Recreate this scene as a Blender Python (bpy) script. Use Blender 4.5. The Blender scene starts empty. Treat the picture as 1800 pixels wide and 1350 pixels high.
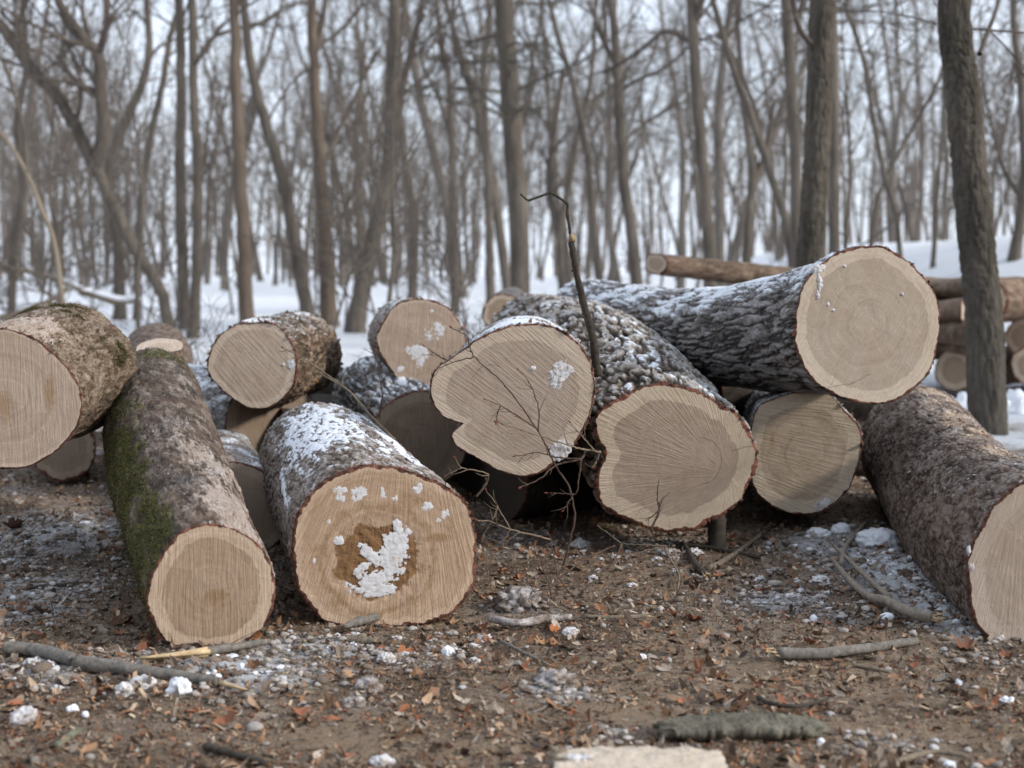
import bpy, math, random
import numpy as np
from mathutils import Vector

sc = bpy.context.scene
col = sc.collection
rng = np.random.default_rng(7)
random.seed(7)
PI = math.pi

# ------------------------------------------------------------------ camera model (photo is 1800 x 1350)
FPX, CAMZ, HOR = 2500.0, 1.27, 470.0
PITCH = math.atan((675 - HOR) / FPX)
CP, SP = math.cos(PITCH), math.sin(PITCH)
CAM = np.array([0.0, 0.0, CAMZ])

def ray(px, py):
    a, b = (px - 900) / FPX, (675 - py) / FPX
    return np.array([a, CP + b * SP, -SP + b * CP])

def P(px, py, Y):
    d = ray(px, py)
    return CAM + d * (Y / d[1])

def G(px, py, z=0.0):
    d = ray(px, py)
    return CAM + d * ((z - CAMZ) / d[2])

# ------------------------------------------------------------------ noise
_pr = np.random.default_rng(3)
_perm = np.concatenate([_pr.permutation(256)] * 3)
_grad = _pr.normal(size=(256, 3)); _grad /= np.linalg.norm(_grad, axis=1)[:, None]

def pnoise(x, y, z):
    x, y, z = np.broadcast_arrays(np.asarray(x, float), np.asarray(y, float), np.asarray(z, float))
    xi, yi, zi = np.floor(x).astype(int), np.floor(y).astype(int), np.floor(z).astype(int)
    xf, yf, zf = x - xi, y - yi, z - zi
    xi &= 255; yi &= 255; zi &= 255
    f = lambda t: t * t * t * (t * (t * 6 - 15) + 10)
    u, v, w = f(xf), f(yf), f(zf)
    def g(dx, dy, dz):
        h = _perm[_perm[_perm[(xi + dx) & 255] + ((yi + dy) & 255)] + ((zi + dz) & 255)]
        gr = _grad[h]
        return gr[..., 0] * (xf - dx) + gr[..., 1] * (yf - dy) + gr[..., 2] * (zf - dz)
    l = lambda a, b, t: a + (b - a) * t
    return 1.6 * l(l(l(g(0,0,0), g(1,0,0), u), l(g(0,1,0), g(1,1,0), u), v),
                   l(l(g(0,0,1), g(1,0,1), u), l(g(0,1,1), g(1,1,1), u), v), w)

def fbm(x, y, z, o=4, gain=.5):
    s, a, n = 0, 1, 0
    for k in range(o):
        s = s + a * pnoise(x * 2**k + 17.3 * k, y * 2**k + 5.1 * k, z * 2**k + 9.7 * k); n += a; a *= gain
    return s / n

_wr = _pr.random((256, 3))
def worley(x, y, z):
    xi, yi, zi = np.floor(x).astype(int), np.floor(y).astype(int), np.floor(z).astype(int)
    f1 = np.full(x.shape, 9.0); f2 = np.full(x.shape, 9.0); idv = np.zeros(x.shape)
    for dx in (-1, 0, 1):
        for dy in (-1, 0, 1):
            for dz in (-1, 0, 1):
                h = _perm[_perm[_perm[(xi + dx) & 255] + ((yi + dy) & 255)] + ((zi + dz) & 255)]
                r = _wr[h]
                d = np.sqrt((xi + dx + r[..., 0] - x)**2 + (yi + dy + r[..., 1] - y)**2 + (zi + dz + r[..., 2] - z)**2)
                near = d < f1
                f2 = np.where(near, f1, np.minimum(f2, d))
                idv = np.where(near, h / 255.0, idv)
                f1 = np.where(near, d, f1)
    return f1, f2, idv

def sstep(a, b, x):
    t = np.clip((x - a) / (b - a), 0, 1)
    return t * t * (3 - 2 * t)

# ------------------------------------------------------------------ mesh helpers
def link(o, parent=None):
    col.objects.link(o)
    if parent is not None:
        o.parent = parent
    return o

def np_mesh(name, V, quads=None, tris=None, mat=None, smooth=True, attrs=None, vattrs=None, cattrs=None, uv=None):
    me = bpy.data.meshes.new(name)
    V = np.asarray(V, np.float32)
    q = np.asarray(quads, np.int32).reshape(-1, 4) if quads is not None and len(quads) else np.zeros((0, 4), np.int32)
    t = np.asarray(tris, np.int32).reshape(-1, 3) if tris is not None and len(tris) else np.zeros((0, 3), np.int32)
    me.vertices.add(len(V)); me.vertices.foreach_set('co', V.ravel())
    loops = np.concatenate([q.ravel(), t.ravel()])
    me.loops.add(len(loops)); me.loops.foreach_set('vertex_index', loops)
    me.polygons.add(len(q) + len(t))
    st = np.concatenate([np.arange(len(q)) * 4, len(q) * 4 + np.arange(len(t)) * 3]).astype(np.int32)
    me.polygons.foreach_set('loop_start', st)
    me.polygons.foreach_set('use_smooth', np.full(len(st), smooth))
    me.update(calc_edges=True)
    for k, a in (attrs or {}).items():
        at = me.attributes.new(k, 'FLOAT', 'POINT'); at.data.foreach_set('value', np.asarray(a, np.float32).ravel())
    for k, a in (vattrs or {}).items():
        at = me.attributes.new(k, 'FLOAT_VECTOR', 'POINT'); at.data.foreach_set('vector', np.asarray(a, np.float32).ravel())
    for k, a in (cattrs or {}).items():
        a = np.asarray(a, np.float32)
        if a.shape[1] == 3: a = np.concatenate([a, np.ones((len(a), 1), np.float32)], 1)
        at = me.attributes.new(k, 'FLOAT_COLOR', 'POINT'); at.data.foreach_set('color', a.ravel())
    me.validate()
    if mat: me.materials.append(mat)
    return me

def obj(name, me, parent=None, loc=None):
    o = bpy.data.objects.new(name, me); link(o, parent)
    if loc is not None: o.location = loc
    return o

def empty(name, loc=(0, 0, 0)):
    o = bpy.data.objects.new(name, None); link(o); o.location = loc
    o.empty_display_size = .1
    return o

def tag(o, label, cat, group=None, kind=None):
    if label: o['label'] = label
    if cat: o['category'] = cat
    if group: o['group'] = group
    if kind: o['kind'] = kind
    return o

# icosphere templates
import bmesh
def ico(sub):
    bm = bmesh.new(); bmesh.ops.create_icosphere(bm, subdivisions=sub, radius=1); bm.verts.ensure_lookup_table()
    V = np.array([v.co[:] for v in bm.verts]); F = np.array([[v.index for v in f.verts] for f in bm.faces]); bm.free(); return V, F
I2, F2 = ico(2); I4, F4 = ico(4)

class MB:
    def __init__(s): s.V = []; s.Q = []; s.T = []; s.C = []; s.n = 0
    def add(s, V, Q=None, T=None, c=None):
        V = np.asarray(V, float)
        if Q is not None and len(Q): s.Q.append(np.asarray(Q) + s.n)
        if T is not None and len(T): s.T.append(np.asarray(T) + s.n)
        s.V.append(V)
        if c is not None: s.C.append(np.broadcast_to(np.asarray(c, float), (len(V), 3)))
        s.n += len(V)
    def mesh(s, name, mat, smooth=True, origin=None):
        V = np.concatenate(s.V)
        if origin is not None: V = V - np.asarray(origin)
        ca = {'col': np.concatenate(s.C)} if s.C else None
        return np_mesh(name, V, np.concatenate(s.Q) if s.Q else None, np.concatenate(s.T) if s.T else None, mat, smooth, cattrs=ca)

_qc = {}
def tube_faces(n, k):
    if (n, k) not in _qc:
        i = np.arange(n - 1)[:, None] * k; j = np.arange(k)[None, :]; j2 = (j + 1) % k
        _qc[(n, k)] = np.stack([i + j, i + j2, i + k + j2, i + k + j], -1).reshape(-1, 4)
    return _qc[(n, k)]
_ang = {k: (np.cos(np.arange(k) * 2 * PI / k), np.sin(np.arange(k) * 2 * PI / k)) for k in range(3, 65)}

def tube(mb, path, rad, k=6, cap=True, c=None, jit=0):
    path = np.asarray(path, float); n = len(path)
    rad = np.broadcast_to(np.asarray(rad, float), (n,))
    tg = np.empty_like(path); tg[1:-1] = path[2:] - path[:-2]; tg[0] = path[1] - path[0]; tg[-1] = path[-1] - path[-2]
    tg /= np.linalg.norm(tg, axis=1)[:, None] + 1e-9
    m = tg.mean(0); ref = np.array([1., 0, 0]) if abs(m[0]) < .6 else np.array([0, 0, 1.])
    u = np.cross(tg, ref); u /= np.linalg.norm(u, axis=1)[:, None] + 1e-9
    v = np.cross(tg, u)
    ca, sa = _ang[k]
    r = rad[:, None] * np.ones(k)
    if jit: r = r * (1 + jit * rng.normal(size=r.shape))
    V = path[:, None] + r[..., None] * (ca[None, :, None] * u[:, None] + sa[None, :, None] * v[:, None])
    V = V.reshape(-1, 3); Q = tube_faces(n, k); T = None
    if cap:
        V = np.concatenate([V, path[:1], path[-1:]])
        j = np.arange(k); j2 = (j + 1) % k; b = n * k
        T = np.concatenate([np.stack([j2, j, np.full(k, b)], -1), np.stack([(n - 1) * k + j, (n - 1) * k + j2, np.full(k, b + 1)], -1)])
    mb.add(V, Q, T, c)

def spline(pts, n):
    p = np.asarray(pts, float)
    if len(p) == 2:
        t = np.linspace(0, 1, n)[:, None]; return p[0] * (1 - t) + p[1] * t
    e = np.concatenate([[2 * p[0] - p[1]], p, [2 * p[-1] - p[-2]]])
    t = np.linspace(0, len(p) - 1 - 1e-6, n); i = t.astype(int); f = (t - i)[:, None]
    a, b, c_, d = e[i], e[i + 1], e[i + 2], e[i + 3]
    return .5 * (2 * b + (c_ - a) * f + (2 * a - 5 * b + 4 * c_ - d) * f**2 + (3 * b - a - 3 * c_ + d) * f**3)

# ------------------------------------------------------------------ material helpers
class NT:
    def __init__(s, name):
        s.m = bpy.data.materials.new(name); s.m.use_nodes = True
        s.t = s.m.node_tree; s.b = s.t.nodes['Principled BSDF']
        s.b.inputs['Roughness'].default_value = .9
        s.b.inputs['Specular IOR Level'].default_value = .25
    def n(s, typ, **kw):
        nd = s.t.nodes.new(typ)
        for k, v in kw.items():
            if k.startswith('i_'):
                nd.inputs[k[2:]].default_value = v
            else: setattr(nd, k, v)
        return nd
    def L(s, a, b): s.t.links.new(a, b)
    def sock(s, x, inp):
        if hasattr(x, 'is_linked') or isinstance(x, bpy.types.NodeSocket): s.L(x, inp)
        else: inp.default_value = x
    def math(s, op, a, b=None, c=None, clamp=False):
        nd = s.n('ShaderNodeMath', operation=op, use_clamp=clamp)
        s.sock(a, nd.inputs[0])
        if b is not None: s.sock(b, nd.inputs[1])
        if c is not None: s.sock(c, nd.inputs[2])
        return nd.outputs[0]
    def attr(s, name, out='Fac'):
        return s.n('ShaderNodeAttribute', attribute_name=name).outputs[out]
    def noise(s, vec, scale, detail=6, rough=.6, dist=0):
        nd = s.n('ShaderNodeTexNoise'); nd.inputs['Scale'].default_value = scale
        nd.inputs['Detail'].default_value = detail; nd.inputs['Roughness'].default_value = rough; nd.inputs['Distortion'].default_value = dist
        if vec is not None: s.L(vec, nd.inputs['Vector'])
        return nd.outputs['Fac']
    def mapping(s, vec, scale=(1, 1, 1), rot=(0, 0, 0), loc=(0, 0, 0)):
        nd = s.n('ShaderNodeMapping'); nd.inputs['Scale'].default_value = scale
        nd.inputs['Rotation'].default_value = rot; nd.inputs['Location'].default_value = loc
        s.L(vec, nd.inputs['Vector']); return nd.outputs[0]
    def ramp(s, fac, stops, interp='LINEAR'):
        nd = s.n('ShaderNodeValToRGB'); nd.color_ramp.interpolation = interp
        el = nd.color_ramp.elements
        while len(el) < len(stops): el.new(.5)
        for e, (p, c) in zip(el, stops):
            e.position = p; e.color = (*c, 1) if not isinstance(c, (int, float)) else (c, c, c, 1)
        s.L(fac, nd.inputs[0]); return nd.outputs[0]
    def maprange(s, v, a, b, c=0, d=1):
        nd = s.n('ShaderNodeMapRange', interpolation_type='SMOOTHSTEP')
        s.L(v, nd.inputs[0])
        for i, x in enumerate((a, b, c, d)): nd.inputs[i + 1].default_value = x
        return nd.outputs[0]
    def mix(s, f, a, b, mode='MIX'):
        nd = s.n('ShaderNodeMix', data_type='RGBA', blend_type=mode)
        s.sock(f, nd.inputs[0])
        for x, i in ((a, 6), (b, 7)):
            if isinstance(x, tuple): nd.inputs[i].default_value = (*x, 1)
            else: s.L(x, nd.inputs[i])
        return nd.outputs[2]
    def bump(s, h, dist, strength=1.0, normal=None):
        nd = s.n('ShaderNodeBump'); nd.inputs['Distance'].default_value = dist; nd.inputs['Strength'].default_value = strength
        s.L(h, nd.inputs['Height'])
        if normal is not None: s.L(normal, nd.inputs['Normal'])
        return nd.outputs[0]
    def done(s, colr, normal=None, rough=None):
        if isinstance(colr, tuple): s.b.inputs['Base Color'].default_value = (*colr, 1)
        else: s.L(colr, s.b.inputs['Base Color'])
        if normal is not None: s.L(normal, s.b.inputs['Normal'])
        if rough is not None: s.sock(rough, s.b.inputs['Roughness'])
        return s.m

SNOW = (.80, .83, .88)

def bark_mat(name, dark, mid, light, scale=14, stretch=.35, rim=(.16, .065, .035), moss=(.045, .05, .014), bump=.005, bare=(.42, .31, .21), snowc=(.70, .73, .78), hw=.4, n1w=1.5):
    s = NT(name)
    q = s.attr('q', 'Vector')
    qs = s.mapping(q, (1, 1, stretch))
    n1 = s.noise(qs, scale, 9, .68, .3)
    n2 = s.noise(qs, scale * 4, 5, .65)
    n3 = s.noise(q, 4.5, 4, .6)
    h = s.attr('h')
    f = s.math('ADD', s.math('MULTIPLY', h, hw), s.math('ADD', s.math('MULTIPLY', s.math('SUBTRACT', n1, .5), n1w), s.math('MULTIPLY', s.math('SUBTRACT', n3, .5), .6)))
    f = s.math('ADD', s.math('ADD', f, .5 - .5 * hw), s.math('MULTIPLY', s.math('SUBTRACT', n2, .5), n1w * .5))
    c = s.ramp(f, [(.12, dark), (.5, mid), (.9, light)])
    c = s.mix(s.maprange(n3, .35, .7, 0, .45), c, s.mix(.6, c, (mid[0] * 1.25, mid[1] * .95, mid[2] * .8)))
    # stripped bark
    b = s.attr('bare')
    bm = s.maprange(s.math('ADD', b, s.math('ADD', s.math('MULTIPLY', s.math('SUBTRACT', n1, .5), 1.0), s.math('MULTIPLY', s.math('SUBTRACT', n2, .5), .8))), .35, .7)
    c = s.mix(bm, c, s.ramp(s.math('ADD', s.math('MULTIPLY', n1, .6), s.math('MULTIPLY', n2, .5)), [(.40, (bare[0] * .45, bare[1] * .38, bare[2] * .34)), (.56, (bare[0] * .85, bare[1] * .82, bare[2] * .80)), (.72, (bare[0] * 1.15, bare[1] * 1.17, bare[2] * 1.2))]))
    mo = s.attr('moss')
    mm = s.maprange(s.math('ADD', mo, s.math('ADD', s.math('MULTIPLY', s.math('SUBTRACT', n1, .5), 2.0), s.math('MULTIPLY', s.math('SUBTRACT', n2, .5), 1.2))), .42, .72)
    c = s.mix(mm, c, s.mix(s.maprange(n2, .35, .65), (moss[0] * .5, moss[1] * .45, moss[2] * .6), (moss[0] * 2.2, moss[1] * 1.9, moss[2] * 1.3)))
    r = s.attr('rim')
    c = s.mix(s.maprange(s.math('ADD', r, s.math('ADD', s.math('MULTIPLY', s.math('SUBTRACT', n2, .5), 1.0), s.math('MULTIPLY', s.math('SUBTRACT', n1, .5), 1.0))), .35, .85), c,
              s.mix(s.maprange(n1, .35, .65), (rim[0] * .35, rim[1] * .4, rim[2] * .5), (rim[0] * 1.3, rim[1] * 1.4, rim[2] * 1.5)))
    sn = s.attr('snow')
    nf = s.noise(q, 160, 3, .6)
    sv_ = s.math('ADD', s.math('ADD', sn, s.math('MULTIPLY', s.math('SUBTRACT', n1, .5), .95)), s.math('MULTIPLY', s.math('SUBTRACT', n2, .5), .45))
    frost = s.maprange(s.math('ADD', sv_, s.math('MULTIPLY', s.math('SUBTRACT', nf, .5), .9)), .20, .75, 0, .50)
    c = s.mix(frost, c, (.50, .49, .50))
    sm = s.maprange(sv_, .50, .66)
    c = s.mix(sm, c, snowc)
    bh = s.math('ADD', n1, s.math('MULTIPLY', n2, .22))
    bh = s.math('MULTIPLY', bh, s.math('SUBTRACT', 1.0, s.math('MULTIPLY', sm, .8)))
    nb = s.bump(bh, bump * 2.2, .9)
    return s.done(c, nb, s.math('SUBTRACT', .95, s.math('MULTIPLY', sm, .3)))

def wood_mat(name, sap, heart, fan=(0., 30.), K=900., line=.5, ring=.25, stain=(.30, .17, .07), rotc=(.18, .104, .052), pith=(0, 0), arcs=()):
    s = NT(name)
    uv = s.attr('fuv', 'Vector')
    sx = s.n('ShaderNodeSeparateXYZ'); s.L(uv, sx.inputs[0])
    t = s.attr('t'); hb = s.attr('heart'); rot = s.attr('rot'); stn = s.attr('stain')
    nbig = s.noise(uv, 5, 5, .6, .4)
    nmid = s.noise(uv, 34, 5, .65)
    nfin = s.noise(uv, 420, 3, .6)
    du = s.math('SUBTRACT', sx.outputs[0], fan[0]); dv = s.math('SUBTRACT', sx.outputs[1], fan[1])
    an = s.math('ARCTAN2', du, dv)
    ds = s.math('SQRT', s.math('ADD', s.math('MULTIPLY', du, du), s.math('MULTIPLY', dv, dv)))
    cb = s.n('ShaderNodeCombineXYZ')
    s.L(s.math('ADD', s.math('MULTIPLY', an, K), s.math('MULTIPLY', nbig, 1.6)), cb.inputs[0]); s.L(s.math('MULTIPLY', ds, 5), cb.inputs[1])
    saw = s.noise(cb.outputs[0], 1.0, 4, .7)
    # second, coarser family of saw marks at a slight angle
    cb2 = s.n('ShaderNodeCombineXYZ')
    s.L(s.math('ADD', s.math('MULTIPLY', ds, 13), s.math('MULTIPLY', nbig, 5)), cb2.inputs[0]); s.L(s.math('ADD', s.math('MULTIPLY', an, K * .05), s.math('MULTIPLY', ds, 6)), cb2.inputs[1])
    saw2 = s.noise(cb2.outputs[0], 1.0, 3, .6)
    saw = s.maprange(saw, .34, .66); saw2 = s.maprange(saw2, .32, .68)
    # growth rings around the pith
    pu = s.math('SUBTRACT', sx.outputs[0], pith[0]); pv = s.math('SUBTRACT', sx.outputs[1], pith[1])
    pr = s.math('ADD', s.math('SQRT', s.math('ADD', s.math('MULTIPLY', pu, pu), s.math('MULTIPLY', pv, pv))), s.math('MULTIPLY', nbig, .09))
    cr = s.n('ShaderNodeCombineXYZ'); s.L(s.math('MULTIPLY', pr, 48), cr.inputs[0])
    rg = s.maprange(s.noise(cr.outputs[0], 1.0, 2, .7), .3, .7)
    crk = s.n('ShaderNodeCombineXYZ'); s.L(s.math('MULTIPLY', s.math('ARCTAN2', pu, pv), 26), crk.inputs[0]); s.L(s.math('MULTIPLY', pr, 7), crk.inputs[1])
    cn_ = s.noise(crk.outputs[0], 1.0, 3, .6)
    crack = s.math('MULTIPLY', s.maprange(cn_, .64, .72), s.maprange(t, .25, .6, .15, 1))
    hm = s.maprange(s.math('ADD', hb, s.math('MULTIPLY', s.math('SUBTRACT', nmid, .5), .5)), .40, .60)
    c = s.mix(s.math('MULTIPLY', hm, .84), sap, heart)
    c = s.mix(s.maprange(nbig, .3, .75, 0, .55), c, s.mix(1, c, (.78, .73, .67), 'MULTIPLY'))
    nd_ = s.noise(s.mapping(uv, (1, .45, 1), (0, 0, .4), (3.1, 1.7, 0)), 11, 6, .7, .6)
    c = s.mix(s.maprange(nd_, .56, .74, 0, .5), c, s.mix(1, c, (.70, .64, .58), 'MULTIPLY'))
    tot = s.math('ADD', s.math('MULTIPLY', s.math('SUBTRACT', saw, .5), s.maprange(nbig, .36, .64, line * .12, line * .44)), s.math('MULTIPLY', s.math('SUBTRACT', saw2, .5), line * .17))
    tot = s.math('ADD', tot, s.math('MULTIPLY', s.math('SUBTRACT', rg, .5), .05 + ring * .7))
    tot = s.math('ADD', tot, s.math('MULTIPLY', s.math('SUBTRACT', nfin, .5), .22))
    tot = s.math('SUBTRACT', tot, s.math('MULTIPLY', crack, .24))
    for (cu, cv, rr_, wd_, am, half, stg) in arcs:
        eu = s.math('SUBTRACT', sx.outputs[0], cu); ev = s.math('SUBTRACT', sx.outputs[1], cv)
        ed = s.math('SQRT', s.math('ADD', s.math('MULTIPLY', eu, eu), s.math('MULTIPLY', ev, ev)))
        dd_ = s.math('ABSOLUTE', s.math('SUBTRACT', s.math('ADD', ed, s.math('MULTIPLY', s.math('SUBTRACT', nbig, .5), .05)), rr_))
        ln = s.maprange(dd_, 0, wd_, 1, 0)
        dot = s.math('DIVIDE', s.math('ADD', s.math('MULTIPLY', eu, math.cos(am)), s.math('MULTIPLY', ev, math.sin(am))), s.math('MAXIMUM', ed, .0001))
        gt = s.maprange(dot, math.cos(half), math.cos(half * .8))
        tot = s.math('SUBTRACT', tot, s.math('MULTIPLY', s.math('MULTIPLY', ln, gt), stg))
    cv = s.n('ShaderNodeCombineXYZ')
    for i, k in enumerate((.92, 1.0, 1.1)):
        s.L(s.math('ADD', 1.0, s.math('MULTIPLY', tot, k)), cv.inputs[i])
    c = s.mix(1, c, cv.outputs[0], 'MULTIPLY')
    sm = s.maprange(s.math('ADD', stn, s.math('MULTIPLY', s.math('SUBTRACT', nmid, .5), .9)), .3, .8, 0, .75)
    c = s.mix(sm, c, stain)
    rm = s.maprange(s.math('ADD', rot, s.math('MULTIPLY', s.math('SUBTRACT', nmid, .5), .5)), .4, .6)
    c = s.mix(rm, c, s.mix(nmid, (rotc[0] * .45, rotc[1] * .45, rotc[2] * .5), (rotc[0] * 1.7, rotc[1] * 1.6, rotc[2] * 1.4)))
    nb = s.bump(s.math('ADD', saw, s.math('ADD', s.math('MULTIPLY', saw2, .6), s.math('MULTIPLY', nfin, .3))), .003 + .004 * line, .6)
    return s.done(c, nb, .85)

def col_mat(name, rough=.9, bump=.0015, bscale=300, noisy=.5):
    s = NT(name)
    c = s.attr('col', 'Color'); g = s.n('ShaderNodeNewGeometry').outputs['Position']
    n = s.noise(g, bscale, 4, .65)
    c = s.mix(noisy, c, s.mix(1, c, s.ramp(n, [(.3, .45), (.7, 1.5)]), 'MULTIPLY'))
    return s.done(c, s.bump(n, bump, .8), rough)

def snow_mat(name, dirt=.25, base=SNOW, dcol=(.20, .15, .11), scale=1.0, bmp=.003):
    s = NT(name)
    g = s.n('ShaderNodeTexCoord').outputs['Object']
    n = s.noise(g, 28 * scale, 6, .65); nf = s.noise(g, 260 * scale, 4, .65)
    f = s.math('ADD', n, s.math('MULTIPLY', s.math('SUBTRACT', nf, .5), .8))
    c = s.mix(s.maprange(f, .62 - dirt * .5, .95 - dirt * .5), base, dcol)
    s.b.inputs['Subsurface Weight'].default_value = 0
    return s.done(c, s.bump(s.math('ADD', n, nf), bmp, .8), .6)

def stick_mat(name, dark, light, scale=40, stretch=.2):
    s = NT(name)
    g = s.n('ShaderNodeTexCoord').outputs['Object']
    n = s.noise(g, scale, 7, .7); n2 = s.noise(g, scale * 7, 4, .65)
    f = s.math('ADD', s.math('MULTIPLY', n, .7), s.math('MULTIPLY', n2, .35))
    return s.done(s.ramp(f, [(.34, dark), (.70, light)]), s.bump(f, .003, .8), .85)

def tree_mat(name, dark, light, scale=6.0, stretch=.18, bump=.02):
    s = NT(name)
    g = s.n('ShaderNodeTexCoord').outputs['Object']
    q = s.mapping(g, (1, 1, stretch))
    n = s.noise(q, scale, 8, .7, .4); n2 = s.noise(g, scale * 6, 4, .65); nb = s.noise(g, .9, 3, .5)
    f = s.math('ADD', s.math('ADD', s.math('MULTIPLY', n, .7), s.math('MULTIPLY', n2, .3)), s.math('MULTIPLY', s.math('SUBTRACT', nb, .5), .35))
    return s.done(s.ramp(f, [(.33, dark), (.68, light)]), s.bump(f, bump, .8), .9)

M = {}
M['snow'] = snow_mat('clean_snow', .12)
M['snow_thin'] = snow_mat('thin_melting_snow', .34, (.57, .575, .60), (.38, .30, .23), 1.6, .0010)
M['snow_dirty'] = snow_mat('dirty_snow', .42, (.66, .65, .66))
M['frost'] = snow_mat('frosted_soil', .62, (.50, .47, .46), (.14, .10, .075))
M['twig'] = stick_mat('twig_bark', (.035, .022, .017), (.15, .10, .075), 60)
M['twig_pale'] = stick_mat('pale_twig_bark', (.09, .065, .045), (.27, .21, .15), 60)
M['bud'] = stick_mat('red_bud', (.10, .03, .02), (.25, .08, .05), 200)
M['stick_grey'] = stick_mat('grey_stick_bark', (.045, .040, .035), (.27, .245, .215), 50)
M['stick_brown'] = stick_mat('brown_stick_bark', (.055, .043, .032), (.29, .235, .175), 50)
M['stick_tan'] = stick_mat('tan_stick_bark', (.09, .075, .058), (.36, .31, .25), 40)
M['stick_dark'] = stick_mat('dark_stick_bark', (.018, .015, .012), (.085, .07, .055), 50)
M['stick_lichen'] = stick_mat('lichen_bark', (.045, .045, .032), (.21, .205, .15), 38)
M['slab'] = stick_mat('lichen_bark_slab', (.024, .020, .015), (.20, .185, .145), 15)
M['split'] = stick_mat('split_wood', (.36, .24, .12), (.68, .53, .33), 30)
M['billet'] = stick_mat('split_billet_wood', (.36, .29, .22), (.62, .54, .45), 22)
M['splinter'] = stick_mat('splintered_wood', (.30, .21, .12), (.60, .46, .30), 90)
M['litter'] = col_mat('leaf_litter_colours', .8, .001, 260, .5)
M['crumb'] = col_mat('crumb_colours', .8, .003, 140, .55)
M['flake'] = col_mat('loose_flake_colours', .9, .001, 200, .5)
M['chip'] = col_mat('chip_colours', .85, .001, 300, .4)

# ------------------------------------------------------------------ terrain
def ellipse_px(px, py, rx, ry):
    c = G(px, py); f = G(px, py - ry); n = G(px, py + ry)
    return c[0], c[1], rx * c[1] / FPX, (f[1] - n[1]) / 2

SNOW_PATCH = [  # px, py, rx, ry, amount
    (1570, 1000, 120, 80, .78), (1640, 1070, 80, 60, .70), (1440, 960, 100, 30, .62), (1380, 1060, 130, 34, .54), (1480, 1085, 90, 28, .46),
    (1280, 1020, 80, 30, .40), (1120, 950, 170, 30, .42), (900, 950, 110, 34, .44),
    (90, 1180, 150, 34, .52), (110, 940, 220, 60, .56), (60, 1040, 180, 60, .52), (420, 1185, 160, 38, .70), (560, 1140, 130, 26, .62), (760, 1150, 160, 26, .36),
    (980, 1215, 90, 26, .52), (1060, 1290, 60, 20, .40), (1330, 1235, 90, 22, .36), (1560, 1310, 130, 24, .40), (1740, 1160, 90, 24, .42),
    (930, 1060, 80, 30, .34), (1130, 1040, 60, 18, .34), (200, 1220, 80, 20, .32), (1770, 1110, 60, 20, .5), (490, 1000, 40, 80, .4), (600, 1190, 160, 40, .34), (1200, 1060, 200, 40, .32), (250, 1150, 120, 40, .36)]
_sp = [(*ellipse_px(*p[:4]), p[4]) for p in SNOW_PATCH]

def ground_z(x, y):
    x = np.asarray(x, float); y = np.asarray(y, float)
    near = 1 - sstep(7.5, 10, y)
    z = .022 * fbm(x / .7, y / .7, 0.3, 3) + near * (.014 * fbm(x / .16, y / .16, 4.1, 3, .6) + .012 * fbm(x / .05, y / .05, 9.1, 3, .6))
    far = sstep(8.5, 11, y)
    z = z + far * (.10 * fbm(x / 1.6, y / 1.6, 2.2, 4) + .05 * fbm(x / .35, y / .35, 7.7, 3))
    z = z + .45 * sstep(25, 80, y) + .2 * sstep(80, 180, y)
    if (y < 9).any():   # packed snow stands a little proud in uneven lumps
        g_ = ground_snow(x, y)
        z = z + np.where(y < 9, .02 * np.clip(g_ - .3, 0, 1) * (1 + fbm(x / .05, y / .05, 3.3, 3)) + .16 * np.clip(g_ - .48, 0, .3) * np.clip(fbm(x / .10, y / .10, 13.3, 4, .6) + .25, 0, 1), 0)
    z = z + 1.9 * sstep(15.5, 30, y + .9 * (x - 6)) * sstep(2.5, 9, x - (y - 18) * .12)
    return z

TRACK = [ellipse_px(*p) for p in [(1420, 1195, 330, 42), (650, 1300, 420, 45), (1650, 1300, 260, 45), (1050, 1240, 260, 40)]]
def ground_track(x, y):
    a = np.zeros_like(x)
    for cx, cy, rx, ry in TRACK: a = np.maximum(a, np.exp(-.8 * (((x - cx) / rx)**2 + ((y - cy) / ry)**2)))
    return np.clip(a + .35 * fbm(x / .25, y / .25, 61.0, 3), 0, 1)

def ground_snow(x, y):
    a = np.zeros_like(x)
    for cx, cy, rx, ry, am in _sp:
        d = ((x - cx) / rx)**2 + ((y - cy) / ry)**2
        a = np.maximum(a, am * np.exp(-.6 * d))
    n = fbm(x / 1.3, y / 1.3, 11.0, 3)
    far = sstep(8.3, 10.8, y + n * 1.0)
    mid = .30 * sstep(6.6, 8.0, y)
    a = np.maximum(a, mid)
    far = far * (1 - .80 * sstep(-.14, .16, fbm(x / .55, y / 1.0, 21.0, 4, .6)) * (1 - .90 * sstep(11, 19, y)) * (1 - .5 * sstep(3, 5, x)))
    return np.maximum(a, far)

def graded(lo, hi, d0, core_lo, core_hi, g=1.06):
    pts = list(np.arange(core_lo, core_hi, d0))
    d = d0; p = core_hi
    while p < hi: pts.append(p); d *= g; p += d
    pts.append(hi)
    d = d0; p = core_lo
    pre = []
    while p > lo:
        d *= g; p -= d; pre.append(max(p, lo))
    return np.array(sorted(set(pre + pts)))

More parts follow.
